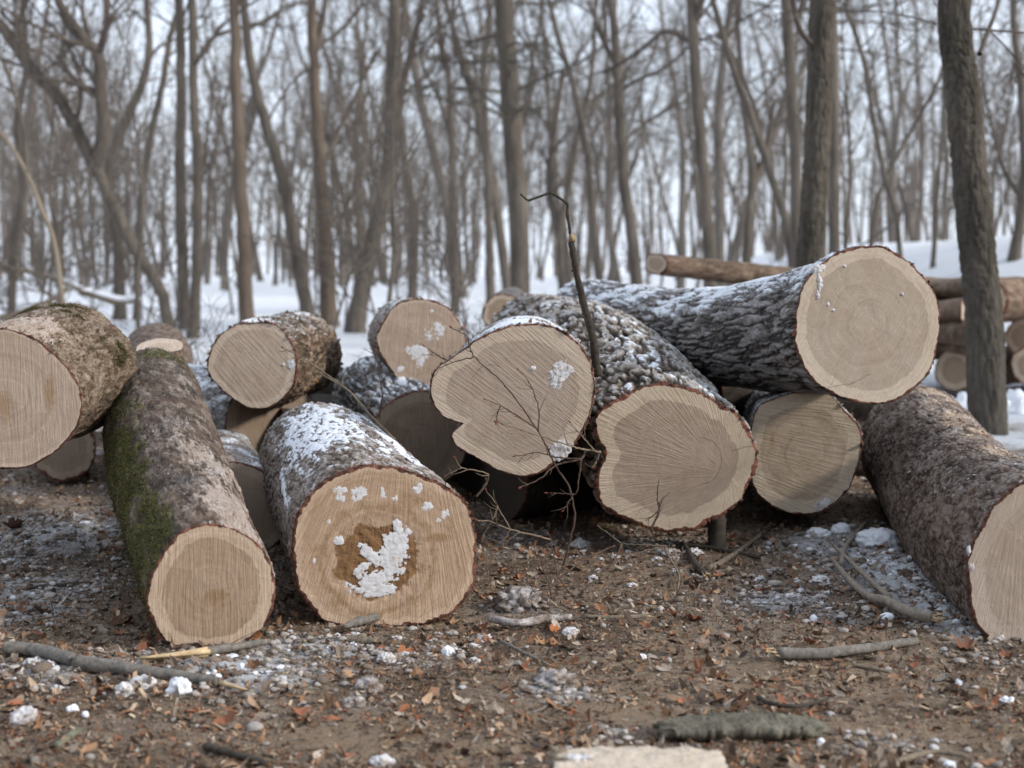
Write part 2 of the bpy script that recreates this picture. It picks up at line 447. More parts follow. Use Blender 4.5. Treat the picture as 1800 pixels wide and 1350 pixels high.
def ground_material():
    s = NT('forest_floor')
    g = s.n('ShaderNodeTexCoord').outputs['Object']
    nA = s.noise(g, 3.0, 6, .6); nB = s.noise(g, 22, 8, .68); nC = s.noise(g, 130, 6, .7); nD = s.noise(g, 420, 3, .6)
    dirt = s.ramp(s.math('ADD', s.math('MULTIPLY', nB, .55), s.math('MULTIPLY', nC, .5)),
                  [(.36, (.055, .040, .028)), (.47, (.195, .138, .094)), (.57, (.34, .255, .18)), (.70, (.52, .42, .32))])
    dirt = s.mix(s.maprange(nA, .42, .65, 0, .55), dirt, s.mix(.5, dirt, (.33, .285, .25)))
    tk = s.attr('track'); nW = s.noise(g, 1.6, 5, .65)
    dirt = s.mix(s.maprange(nW, .48, .62, 0, .75), dirt, s.mix(1, dirt, (.48, .43, .40), 'MULTIPLY'))
    dirt = s.mix(s.maprange(tk, .3, .8, 0, .55), dirt, s.ramp(s.math('ADD', s.math('MULTIPLY', nC, .6), s.math('MULTIPLY', nD, .45)), [(.38, (.14, .095, .062)), (.53, (.36, .26, .175)), (.68, (.54, .42, .31))]))
    sn = s.attr('snow')
    v = s.math('ADD', sn, s.math('MULTIPLY', s.math('SUBTRACT', nB, .5), 1.0))
    v = s.math('ADD', v, s.math('MULTIPLY', s.math('SUBTRACT', nC, .5), .8))
    m = s.maprange(s.math('ADD', v, s.maprange(nA, .50, .72, 0, .20)), .33, .58)
    pure = s.maprange(s.math('ADD', sn, s.math('MULTIPLY', s.math('SUBTRACT', nB, .5), 1.2)), .5, .9)
    sc_ = s.mix(pure, s.mix(s.maprange(nD, .35, .65), (.66, .66, .68), (.36, .33, .31)), SNOW)
    c = s.mix(m, dirt, sc_)
    hgt = s.math('ADD', s.math('ADD', s.math('MULTIPLY', nB, 1.2), nC), s.math('MULTIPLY', nD, .4))
    return s.done(c, s.bump(hgt, .02, 1.0), s.math('SUBTRACT', .95, s.math('MULTIPLY', m, .25)))

xs = graded(-150, 150, .014, -2.5, 2.6, 1.07)
ys = graded(-30, 400, .0135, 2.9, 7.6, 1.022)
X, Y = np.meshgrid(xs, ys)
Z = ground_z(X, Y)
SN = ground_snow(X, Y)
ny, nx = X.shape
i = (np.arange(ny - 1)[:, None] * nx + np.arange(nx - 1)[None, :]).ravel()
gq = np.stack([i, i + 1, i + 1 + nx, i + nx], -1)
gm = np_mesh('ground', np.stack([X, Y, Z], -1).reshape(-1, 3), gq, None, ground_material(), True, {'snow': SN, 'track': ground_track(X, Y)})
ground = obj('ground', gm)
ground['kind'] = 'structure'

# ------------------------------------------------------------------ logs
def bark_disp(style, x, y, z):
    """height field of the bark over the log's own coordinates -> (metres, 0..1)"""
    wx = x + .012 * fbm(x / .06, y / .06, z / .1, 2); wy = y + .012 * fbm(y / .06 + 9, x / .06, z / .1, 2); wz = z + .02 * fbm(x / .06, z / .1, y / .06 + 4, 2)
    if style == 'rough':
        gx = x + .030 * fbm(x / .07, y / .07, z / .09, 3); gy = y + .030 * fbm(y / .07 + 9, x / .07, z / .09, 3); gz = z + .05 * fbm(x / .06, z / .08, y / .06 + 4, 3)
        n1 = np.abs(fbm(gx / .058, gy / .058, gz / .21, 2, .5)); n2 = np.abs(fbm(gx / .07 + 6, gy / .07, gz / .065, 2))
        r_ = sstep(0, .26, n1); cut = sstep(0, .10, n2)
        h = np.clip(r_ * (.50 + .5 * cut), 0, 1)
        fine = fbm(gx / .020, gy / .020, gz / .045, 4, .62)
        d = .030 * h * (.8 + .5 * fbm(x / .12, y / .12, z / .2, 2)) + .008 * fine
        return d, np.clip(h + .25 * fine, 0, 1)
    if style == 'furrow':
        n = fbm(wx / .040, wy / .040, wz / .34, 2, .5) + .25 * fbm(wx / .02, wy / .02, wz / .10, 2)
        h = sstep(.0, .30, np.abs(n)) * (.75 + .25 * sstep(-.2, .3, fbm(x / .05, y / .05, z / .12, 2)))
        d = .015 * h + .004 * fbm(x / .02, y / .02, z / .05, 3)
        return d, h
    if style == 'flaky':
        gx, gy, gz = wx + .02 * fbm(x / .03, y / .03, z / .04, 2), wy + .02 * fbm(y / .03, z / .04, x / .03, 2), wz + .03 * fbm(z / .04, x / .03, y / .03, 2)
        c1 = np.abs(fbm(gx / .055, gy / .055, gz / .19, 2)); c2 = np.abs(fbm(gx / .026 + 5, gy / .026, gz / .085, 2))
        pl = fbm(gx / .05 + 9, gy / .05, gz / .13, 3, .6) * sstep(-.35, .25, fbm(x / .16, y / .16, z / .25, 2) + .1)
        h = np.clip(.45 * sstep(0, .16, c1) + .25 * sstep(0, .2, c2) + .45 * pl + .12, 0, 1)
        d = .006 * sstep(0, .14, c1) + .003 * sstep(0, .2, c2) + .012 * pl + .002 * fbm(x / .012, y / .012, z / .03, 3)
        return d, h
    if style == 'shaggy':
        n = fbm(wx / .03, wy / .03, wz / .10, 4, .6)
        h = sstep(-.3, .4, n)
        d = .016 * n + .014 * fbm(x / .11, y / .11, z / .14, 3)
        return d, h
    n = fbm(wx / .04, wy / .04, z / .15, 4, .6)
    fl = sstep(.02, .10, fbm(wx / .09 + 3, wy / .09, z / .16, 4, .6)); f2_ = sstep(.02, .08, fbm(wx / .04 + 8, wy / .04, z / .07, 3, .6))
    wr = np.abs(fbm(wx / .035 + 2, wy / .035, z / .30, 2))
    return .0035 * n + .004 * fl + .002 * f2_ + .003 * sstep(0, .12, wr) + .010 * fbm(x / .2, y / .2, z / .25, 2), np.clip(.25 + .35 * n + .3 * fl + .2 * f2_, 0, 1)

LOGS = {}
def make_log(key, label, outline, Y0, ctrl, style, bmat, wmat, group='cut logs in the log pile', r0=None, na=320, nl=240, bark_t=.012,
             snow=None, moss=None, bare=None, heart_t=.80, heart_w=.08, face_fn=None, lump=.03, flare=None, normal_mix=.25, circ=None, nr=44, tilt=None,
             name='cut_log', back_face=True, snow_fn=None, flakes=None, tufts=None):
    """outline: pixel outline of the sawn face; ctrl: list of (px,py,Y,r) behind it"""
    if circ: # (px,py,rpx)
        cx, cy, rp = circ
        pts = [(cx + rp * math.cos(a) * (1 + .03 * math.sin(3 * a + cx)), cy + rp * math.sin(a) * (1 + .03 * math.cos(2 * a + cy))) for a in np.linspace(0, 2 * PI, 24, endpoint=False)]
    else: pts = outline
    pts = np.array(pts, float)
    closed = spline(np.concatenate([pts[-1:], pts, pts[:2]]), len(pts) * 8 + 24)
    cpx = (pts.max(0) + pts.min(0)) / 2
    P0 = P(cpx[0], cpx[1], Y0)
    C = [P0] + [P(*c[:3]) for c in ctrl]
    ax = C[-1] - C[0] if len(C) == 2 else C[1] - C[0]
    L = sum(np.linalg.norm(C[k + 1] - C[k]) for k in range(len(C) - 1))
    ax = ax / np.linalg.norm(ax)
    view = (P0 - CAM); view /= np.linalg.norm(view)
    A = ax * (1 - normal_mix) + view * normal_mix; A /= np.linalg.norm(A)
    if tilt is not None: A = A + np.array(tilt); A /= np.linalg.norm(A)
    U = np.cross(A, [0, 0, 1.]); U /= np.linalg.norm(U); W = np.cross(U, A)
    # outline rays onto the face plane
    def toplane(px, py):
        d = ray(px, py); t = np.dot(P0 - CAM, A) / np.dot(d, A)
        p = CAM + d * t - P0
        return np.dot(p, U), np.dot(p, W)
    uv = np.array([toplane(*p) for p in closed])
    an = np.arctan2(uv[:, 1], uv[:, 0]); rr = np.hypot(uv[:, 0], uv[:, 1])
    o = np.argsort(an); an, rr = an[o], rr[o]
    th = np.arange(na) * 2 * PI / na - PI
    R0 = np.interp(th, np.concatenate([an - 2 * PI, an, an + 2 * PI]), np.concatenate([rr] * 3))
    for _ in range(2): R0 = .25 * np.roll(R0, 1) + .5 * R0 + .25 * np.roll(R0, -1)
    rmean = R0.mean()
    R0 = R0 - .4 * bark_t
    jag = .0035 * fbm(np.cos(th) * 9, np.sin(th) * 9, 1.3 + len(key), 3)
    # --- body
    sv = np.concatenate([[0], np.linspace(0, 1, nl)])
    path = spline(np.array(C), 400)
    rad = np.interp(np.linspace(0, 1, 400), np.linspace(0, 1, len(C)), [rmean] + [c[3] for c in ctrl])
    sl = np.concatenate([[0], np.cumsum(np.linalg.norm(np.diff(path, axis=0), axis=1))]); L = sl[-1]
    Cs = np.stack([np.interp(sv * L, sl, path[:, k]) for k in range(3)], -1)
    Rs = np.interp(sv * L, sl, rad)
    if flare: # quick drop of the radius behind the face
        Rs = np.where(sv * L < flare[0], Rs + 0, Rs); Rs = Rs - flare[1] * sstep(0, flare[0], sv * L) * (1 - sstep(.5, 1, sv))
    mixk = sstep(0, .75, sv)[:, None]
    TH = np.broadcast_to(th, (len(sv), na))
    Rm = (R0[None] / rmean) ** (1 - .65 * mixk) * Rs[:, None]
    zc = np.broadcast_to((sv * L)[:, None], Rm.shape)
    off = (sum(map(ord, key)) * 1.37) % 50
    x = Rm * np.cos(TH) + off; y = Rm * np.sin(TH)
    fade = sstep(0, .10, zc)
    Rm = Rm * (1 + lump * fade * fbm(np.cos(TH) * 1.2 + off, np.sin(TH) * 1.2, zc / .4, 3))
    d, h = bark_disp(style, x, y, zc)
    dm = d.mean()
    Rb = Rm + (d - dm) * (.35 + .65 * sstep(0, .03, zc))
    Rb[1] = Rb[1] + jag
    Rb[0] = R0 - bark_t * np.clip(1 + 2.0 * fbm(np.cos(th) * 5, np.sin(th) * 5, off, 4, .65), .05, 3.0)
    nz = (U[2] * np.cos(TH) + W[2] * np.sin(TH))      # upward component of the radial direction
    at = {k: np.zeros_like(Rm) for k in ('snow', 'moss', 'bare', 'rim')}
    at['h'] = h
    at['rim'][0] = 1; at['rim'][1] = .9; at['rim'][2] = .35
    nse = fbm(x / .16, y / .16, zc / .22, 4)
    if snow: # (amount, sharpness, hfollow)
        big = fbm(x / .22 + 3, y / .22, zc / .34, 3, .55)
        at['snow'] = snow[0] * sstep(snow[1] - .3, snow[1] + .5, nz) * (1 + 1.0 * big) + snow[2] * (h - .55) * sstep(-.3, .2, nz)
        if snow_fn: at['snow'] = snow_fn(TH, sv[:, None] * np.ones_like(TH), big, nse, nz, h)
        at['snow'] = np.clip(np.where(nz < -.35, 0, at['snow']), -1, 1.2)
        sm = sstep(.46, .72, at['snow']) * sstep(0, .02, zc)
        Rb = Rb + sm * (Rm + .30 * (d.max() - dm) + .004 - Rb) * .6
    if moss: at['moss'] = np.clip(moss(TH, sv[:, None] * np.ones_like(TH), nse), 0, 1)
    if bare: at['bare'] = np.clip(bare(TH, sv[:, None] * np.ones_like(TH), nse), 0, 1)
    for k in ('snow', 'moss', 'bare'): at[k][:2] *= .3
    ends = Cs.copy()
    V = ends[:, None] + Rb[..., None] * (np.cos(TH)[..., None] * U + np.sin(TH)[..., None] * W)
    rg_ = fbm(np.cos(th) * 4.3, np.sin(th) * 4.3, off, 6, .72); V[1:2] += A * np.clip(.014 * rg_ + .001, -.003, .016)[None, :, None]; V[2:3] += A * np.clip(.013 * rg_, 0, .014)[None, :, None]
    n_s = len(sv)
    qv = np.stack([x, y, zc], -1)
    Vf = V.reshape(-1, 3); Q = tube_faces(n_s, na)
    root = empty(name, (P0[0], P0[1], P0[2] - rmean))
    org = np.array(root.location)
    me = np_mesh('bark', Vf - org, Q, None, bmat, True, at, {'q': qv.reshape(-1, 3)})
    obj('bark', me, root)
    lrg = np.random.default_rng(sum(map(ord, key)) + 5)
    RAD = np.cos(TH)[..., None] * U + np.sin(TH)[..., None] * W
    if flakes: # loose scales of bark lifted off the surface: (count, size, lift, palette)
        cnt, fs, fl_, pal = flakes[:4]
        ii = lrg.integers(3, n_s - 1, cnt * 2); jj = lrg.integers(0, na, cnt * 2); ii[::7] = lrg.integers(1, 4, len(ii[::7])); ok = nz[0, jj] > -.75; ii, jj = ii[ok][:cnt], jj[ok][:cnt]; n = len(ii)
        b = V[ii, jj]; nr_ = RAD[ii, jj]; ax_ = Cs[np.minimum(ii + 3, n_s - 1)] - Cs[np.maximum(ii - 3, 0)]; ax_ /= np.linalg.norm(ax_, axis=1)[:, None]; tn = np.cross(nr_, ax_)
        a_ = lrg.normal(0, .7, n)[:, None]; e1 = ax_ * np.cos(a_) + tn * np.sin(a_); e2 = -ax_ * np.sin(a_) + tn * np.cos(a_)
        sz = fs * (.25 + lrg.random(n) ** 3 * 1.2)[:, None]; lf_ = fl_ * lrg.random(n)[:, None]
        pts_ = []
        for (p1, p2, up) in ((-1, -.35, -.15), (-.2, -.55, .05), (.9, -.3, 1), (1.15, .1, 1.2), (.5, .5, .5), (-.6, .45, -.05)):
            q1 = p1 + .25 * lrg.normal(size=(n, 1)); q2 = p2 * (1 + .4 * lrg.normal(size=(n, 1)))
            pts_.append(b + e1 * q1 * sz + e2 * q2 * sz + nr_ * (sz * lf_ * up + .0015))
        FV = np.stack(pts_, 1).reshape(-1, 3) - org; k6 = (np.arange(n) * 6)[:, None, None]
        FT = (np.array([(0, 1, 5), (1, 4, 5), (1, 2, 4), (2, 3, 4)])[None] + k6).reshape(-1, 3)
        pal = np.array(pal); FC = pal[lrg.integers(0, len(pal), n)] * lrg.uniform(.55, 1.3, (n, 1))
        FC[ii < 4] = np.array((.13, .06, .04)) * lrg.uniform(.5, 1.5, ((ii < 4).sum(), 1)); fz = (at['snow'][ii, jj] > .2) & (lrg.random(n) < .30); FC[fz] = np.array((.40, .385, .38)) * lrg.uniform(.6, 1.15, (fz.sum(), 1))
        hid = at['snow'][ii, jj] > .62; keepf = np.repeat(~hid, 4); FT = FT[keepf]
        fo_ = obj('bark_flakes', np_mesh('bark_flakes', FV, None, FT, M['flake'], False, cattrs={'col': np.repeat(FC, 6, 0)}), root); fo_['kind'] = 'stuff'
    if tufts: # moss
        cnt, ln_ = tufts
        pm = np.clip(at['moss'] - .45 + .35 * fbm(x / .05, y / .05, zc / .05, 3), 0, 1)[2:]; pm = pm / (pm.sum() + 1e-9)
        ids = lrg.choice(pm.size, cnt, p=pm.ravel()) + 2 * na; b = V.reshape(-1, 3)[ids]; nr_ = RAD.reshape(-1, 3)[ids]
        dr = nr_ * .9 + lrg.normal(size=(cnt, 3)) * .55 + np.array([0, 0, -.15]); dr /= np.linalg.norm(dr, axis=1)[:, None]
        sw = np.cross(dr, lrg.normal(size=(cnt, 3))); sw /= np.linalg.norm(sw, axis=1)[:, None]; L2 = ln_ * lrg.uniform(.5, 1.4, (cnt, 1)); b = b + lrg.normal(size=(cnt, 3)) * .004
        TV = np.stack([b - sw * .0013 - dr * .002, b + sw * .0013 - dr * .002, b + dr * L2], 1).reshape(-1, 3) - org
        TC = np.array([(.045, .045, .015), (.085, .075, .025), (.03, .026, .012), (.12, .095, .045)])[lrg.integers(0, 4, cnt)]
        mo_ = obj('moss', np_mesh('moss', TV, None, np.arange(cnt * 3).reshape(-1, 3), M['flake'], False, cattrs={'col': np.repeat(TC, 3, 0)}), root); mo_['kind'] = 'stuff'
    # --- sawn face (polar grid up to the inner bark line)
    Rw = Rb[0]
    tt = np.linspace(0, 1, nr) ** .9
    T2, TH2 = np.meshgrid(tt, th, indexing='ij')
    Rf = T2 * Rw[None]
    u = Rf * np.cos(TH2); v = Rf * np.sin(TH2)
    hn = fbm(u / .09 + off, v / .09, 0.7, 3)
    ha = dict(t=T2, heart=1 - sstep(heart_t - heart_w, heart_t + heart_w, T2 + .018 * hn + .055 * fbm(np.cos(TH2) * 1.3, np.sin(TH2) * 1.3, off, 2)), rot=np.zeros_like(u), stain=np.zeros_like(u))
    dep = .0025 * fbm(u / .12, v / .12, off, 3) * (1 - T2 ** 6)
    if face_fn:
        dd = face_fn(u, v, T2, TH2, hn, ha, toplane)
        if dd is not None: dep = dep + dd
    Vw = P0 + u[..., None] * U + v[..., None] * W + dep[..., None] * A
    fme = np_mesh('cut_face', Vw.reshape(-1, 3) - org, tube_faces(nr, na)[:, ::-1], None, wmat, True, ha, {'fuv': np.stack([u, v, 0 * u], -1).reshape(-1, 3)})
    obj('cut_face', fme, root)
    if back_face:
        e = V[-1]; cN = Cs[-1]; k = np.arange(na)
        bu = np.concatenate([np.stack([Rb[-1] * np.cos(th), Rb[-1] * np.sin(th), 0 * th], -1), [[0, 0, 0]]])
        bme = np_mesh('cut_end', np.concatenate([e, [cN]]) - org, None, np.stack([k, (k + 1) % na, np.full(na, na)], -1), wmat, True,
                      dict(t=np.r_[np.ones(na), 0], heart=np.r_[np.zeros(na), 1], rot=np.zeros(na + 1), stain=np.zeros(na + 1)), {'fuv': bu})
        obj('cut_end', bme, root)
    tag(root, label, 'log', group)
    LOGS[key] = dict(root=root, P0=P0, U=U, W=W, A=A, toplane=toplane, org=org, R0=R0, th=th)
    return root

SNOW_OFF = .10
def face_snow(key, spots, mat='snow_thin', lift=.0, name='snow_patch', thick=.012, rough=.9):
    lg = LOGS[key]
    for si, sp_i in enumerate(spots):
        px, py, rx, ry, rotd = sp_i[:5]; off_ = sp_i[5] if len(sp_i) > 5 else .10
        u0, v0 = lg['toplane'](px, py); k = np.dot(lg['P0'] - CAM, [0, 1, 0]) / FPX
        a, b = rx * k, ry * k
        n = int(np.clip(2.6 * max(a, b) / .0032, 14, 110))
        g = np.linspace(-1.3, 1.3, n); gu, gv = np.meshgrid(g, g)
        cr, sr = math.cos(rotd), math.sin(rotd)
        uu = u0 + cr * gu * a - sr * gv * b; vv = v0 + sr * gu * a + cr * gv * b
        f = 1 - (gu**2 + gv**2) + rough * fbm(uu / (.35 * (a + b)) + si * 3.1, vv / (.35 * (a + b)), 2.0 + si, 4, .6) + .95 * fbm(uu / .016 + si, vv / .016, 1.0, 4, .6) - off_
        f = np.minimum(f, 1.69 - np.maximum(gu**2, gv**2))
        ht = np.clip(f, 0, 1) ** .6 * thick * (.75 + .5 * fbm(uu / .03, vv / .03, 5.0, 3)) - .001
        V = lg['P0'] + uu[..., None] * lg['U'] + vv[..., None] * lg['W'] - (ht[..., None] + lift) * lg['A']
        i = (np.arange(n - 1)[:, None] * n + np.arange(n - 1)[None]).ravel()
        q = np.stack([i, i + 1, i + 1 + n, i + n], -1)
        ff = f.ravel(); keep = (ff[q].max(1) > 0)
        if keep.sum() < 3: continue
        q = q[keep]; used = np.unique(q); mp = np.zeros(n * n, int); mp[used] = np.arange(len(used))
        obj(name, np_mesh(name, V.reshape(-1, 3)[used] - lg['org'], mp[q], None, M[mat], True), lg['root'])

RIM = (.15, .062, .038)
B = dict(
    pinkish=bark_mat('smooth_pinkish_bark', (.018, .013, .010), (.092, .068, .051), (.25, .20, .165), 26, .30, RIM, bump=.0013, hw=.75, n1w=.9, bare=(.34, .285, .245)),
    brown=bark_mat('flaky_brown_bark', (.017, .012, .009), (.078, .053, .040), (.23, .185, .155), 28, .25, RIM, bump=.0024, hw=.8, n1w=.9),
    greyflaky=bark_mat('flaky_grey_bark', (.028, .021, .016), (.125, .098, .078), (.36, .315, .28), 28, .4, RIM, bump=.003, hw=.7, n1w=1.1),
    rough=bark_mat('thick_rough_bark', (.010, .008, .006), (.120, .100, .080), (.34, .30, .255), 30, .6, (.20, .075, .045), bump=.004, hw=.75),
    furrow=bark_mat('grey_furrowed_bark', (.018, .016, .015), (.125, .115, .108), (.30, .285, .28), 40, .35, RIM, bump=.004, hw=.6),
    mossy=bark_mat('mossy_brown_bark', (.022, .015, .009), (.115, .08, .052), (.34, .275, .21), 38, .3, RIM, moss=(.042, .036, .016), bump=.005, hw=.5, bare=(.42, .345, .285)),
    gap_shade=bark_mat('gap_shade_bark', (.008, .007, .006), (.032, .026, .021), (.085, .07, .058), 28, .4, RIM, bump=.003),  # near-black tone stands in for the shade inside the pile
    pile=bark_mat('warm_pile_bark', (.04, .027, .018), (.155, .11, .08), (.34, .27, .20), 22, .3, RIM, bump=.006),
)
W_ = dict(
    A=wood_mat('sawn_face_smooth', (0.526, 0.423, 0.344), (0.422, 0.331, 0.263), (0.03, 9.), 800, 0.112, .22, stain=(.30, .19, .11)),
    C=wood_mat('sawn_face_tan_vertical', (0.487, 0.376, 0.281), (0.324, 0.233, 0.163), (.05, 5.), 480, 0.496, .18, stain=(.24, .15, .08)),
    D=wood_mat('sawn_face_orange', (0.487, 0.358, 0.257), (0.405, 0.285, 0.195), (.10, .85), 95, 0.464, .34, stain=(.25, .15, .075), pith=(-.03, -.06)),
    F=wood_mat('sawn_face_fine', (0.538, 0.441, 0.352), (0.409, 0.325, 0.256), (-3, 3.5), 300, 0.099, .10),
    K=wood_mat('sawn_face_ribbed', (0.467, 0.371, 0.293), (0.383, 0.295, 0.228), (0.3, 4.), 350, 0.372, .10),
    G=wood_mat('sawn_face_grey_heart', (0.508, 0.416, 0.328), (0.369, 0.290, 0.232), (2.4, -1.8), 260, 0.248, .08, arcs=[(-.09, .05, .10, .004, 1.9, .9, .35), (-.02, .03, .16, .004, 2.6, .6, .22)]),
    L=wood_mat('sawn_face_fan', (0.518, 0.421, 0.321), (0.332, 0.255, 0.198), (.24, -.08), 46, 0.341, .06, arcs=[(.09, -.022, .11, .0035, .1, 1.5, .45), (.35, -.17, .22, .004, 1.75, .35, .5), (.20, .13, .09, .003, .2, .8, .4)]),
    H=wood_mat('sawn_face_olive', (0.508, 0.427, 0.342), (0.364, 0.299, 0.237), (2.2, 2.8), 300, 0.149, .16, arcs=[(-.30, .55, .83, .004, -1.30, .14, .4), (.02, .04, .07, .004, 1.8, .8, .25)]),
    N=wood_mat('sawn_face_cream', (0.559, 0.461, 0.352), (0.430, 0.335, 0.245), (-1.5, .35), 150, 0.322, .22, arcs=[(.01, -.01, .105, .004, 3.3, 1.2, .3)]),
    J=wood_mat('sawn_face_pale', (0.531, 0.429, 0.347), (0.444, 0.353, 0.275), (-.10, .35), 50, 0.272, .10),
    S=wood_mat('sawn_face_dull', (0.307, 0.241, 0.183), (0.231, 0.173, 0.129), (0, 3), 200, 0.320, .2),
    X=wood_mat('sawn_face_gap_shade', (.065, .048, .036), (.05, .038, .028), (0, 3), 200, .2, .2),  # sawn ends darkened too, shade put into the wood colour
    P=wood_mat('sawn_face_far', (0.499, 0.405, 0.317), (0.345, 0.251, 0.178), (0, 3), 200, 0.160, .3),
)
BRN = [(.13, .09, .065), (.20, .145, .11), (.07, .045, .032), (.28, .215, .17), (.16, .085, .055)]
GRY = [(.14, .12, .10), (.24, .215, .19), (.07, .055, .045), (.32, .29, .26), (.15, .09, .06)]

outA = [(0,576),(29,581),(58,592),(87,613),(116,642),(136,670),(144,698),(144,725),(136,751),(116,777),(87,803),(58,819),(29,825),(0,825),(-40,820),(-80,800),(-110,765),(-125,720),(-125,670),(-105,625),(-70,592),(-35,578)]
outC = [(367,919),(398,924),(429,936),(452,953),(470,976),(481,1006),(486,1033),(481,1068),(468,1097),(444,1122),(413,1140),(374,1148),(336,1148),(308,1140),(281,1118),(266,1095),(256,1068),(256,1044),(264,1013),(277,986),(297,955),(316,936),(343,923)]
outD = [(643,815),(686,818),(724,827),(763,842),(794,858),(818,879),(833,908),(840,943),(840,982),(837,1021),(822,1052),(798,1079),(763,1095),(724,1102),(678,1106),(627,1109),(588,1103),(561,1087),(538,1064),(522,1037),(514,998),(511,963),(513,936),(520,904),(538,873),(561,850),(592,829)]
outE = [(398,811),(433,815),(464,827),(483,850),(495,885),(505,916),(499,945),(475,965),(440,972),(400,966),(370,935),(360,885),(372,835)]
outF = [(444,567),(476,567),(496,578),(510,598),(520,624),(522,650),(516,676),(502,696),(479,714),(455,719),(432,715),(406,699),(383,679),(369,662),(364,644),(367,624),(377,601),(395,581),(418,569)]
outK = [(704,529),(730,525),(759,527),(785,538),(802,555),(814,575),(820,597),(818,625),(805,655),(785,674),(756,683),(730,684),(710,676),(695,662),(681,642),(668,621),(661,601),(664,584),(674,562),(688,543)]
outG = [(891,573),(919,569),(951,569),(980,576),(1004,590),(1026,612),(1038,633),(1045,661),(1047,686),(1040,722),(1026,757),(1004,789),(980,811),(955,830),(930,839),(901,836),(869,825),(834,804),(807,790),(792,771),(799,757),(813,747),(797,741),(773,729),(759,708),(754,683),(759,658),(770,644),(791,629),(820,608),(852,587)]
outL = [(1161,670),(1196,676),(1232,686),(1268,708),(1296,725),(1317,754),(1330,782),(1333,811),(1326,836),(1314,857),(1306,878),(1285,898),(1253,916),(1218,933),(1182,937),(1140,930),(1097,914),(1061,894),(1047,871),(1044,843),(1052,818),(1062,798),(1053,780),(1044,758),(1048,729),(1065,711),(1097,693),(1129,677)]
outH = [(1517,431),(1550,432),(1577,443),(1603,463),(1630,490),(1647,520),(1653,550),(1652,587),(1647,620),(1637,650),(1620,673),(1593,695),(1560,710),(1527,711),(1493,705),(1463,693),(1437,677),(1417,653),(1403,627),(1395,597),(1397,560),(1402,530),(1413,497),(1433,472),(1460,450),(1487,437)]
outN = [(1333,712),(1367,697),(1400,687),(1427,686),(1450,688),(1467,698),(1483,718),(1503,737),(1515,757),(1516,783),(1510,817),(1498,850),(1487,868),(1465,887),(1436,904),(1406,905),(1373,899),(1347,884),(1324,858),(1315,825),(1314,785),(1320,745)]
outJ = [(1800,846),(1769,865),(1739,898),(1721,932),(1706,961),(1699,998),(1702,1035),(1706,1072),(1717,1102),(1739,1124),(1772,1134),(1810,1140),(1855,1140),(1915,1126),(1962,1092),(1990,1045),(2000,990),(1985,930),(1950,880),(1905,850),(1850,838)]

def spot(u, v, tp, px, py, rx, ry, Y0):
    a, b = tp(px, py); k = Y0 / FPX
    return np.exp(-(((u - a) / (rx * k))**2 + ((v - b) / (ry * k))**2))

def faceA(u, v, T, TH, n, a, tp):
    a['stain'] = np.maximum(.8 * spot(u, v, tp, 88, 690, 14, 50, 5.7), .75 * spot(u, v, tp, 8, 715, 22, 45, 5.7))
    a['stain'] = np.maximum(a['stain'], .5 * spot(u, v, tp, 20, 610, 5, 40, 5.7))
def faceC(u, v, T, TH, n, a, tp):
    a['stain'] = .75 * spot(u, v, tp, 380, 1050, 34, 22, 4.7) + .4 * spot(u, v, tp, 300, 1070, 20, 12, 4.7)
def faceD(u, v, T, TH, n, a, tp):
    u0, v0 = tp(662, 985); k = 5.0 / FPX
    e = np.sqrt(((u - u0) / (88 * k))**2 + ((v - v0) / (80 * k))**2) + .30 * fbm(u / .06, v / .06, 3.0, 4, .6)
    rot = 1 - sstep(.70, 1.12, e)
    ringd = np.exp(-((e - 1.18) / .14)**2)
    a['rot'] = .66 * rot
    a['stain'] = np.maximum.reduce([.62 * ringd, .9 * spot(u, v, tp, 770, 945, 34, 12, 5), .6 * spot(u, v, tp, 720, 880, 60, 26, 5), .6 * spot(u, v, tp, 790, 925, 16, 22, 5), .4 * np.exp(-((e - 1.75) / .12)**2) * (u < u0)])
    return rot * (.004 + .010 * np.clip(fbm(u / .035, v / .035, 8.0, 4, .6), -.3, 1))
def faceG(u, v, T, TH, n, a, tp):
    a['stain'] = .45 * spot(u, v, tp, 870, 690, 50, 6, 6.1) + .5 * spot(u, v, tp, 822, 752, 12, 14, 6.1)
def faceN(u, v, T, TH, n, a, tp):
    a['stain'] = .6 * spot(u, v, tp, 1357, 770, 7, 28, 6.7) + .3 * spot(u, v, tp, 1405, 800, 40, 40, 6.7)
def faceH(u, v, T, TH, n, a, tp):
    a['stain'] = .35 * spot(u, v, tp, 1512, 580, 28, 14, 6.2) + .4 * spot(u, v, tp, 1470, 678, 14, 5, 6.2)

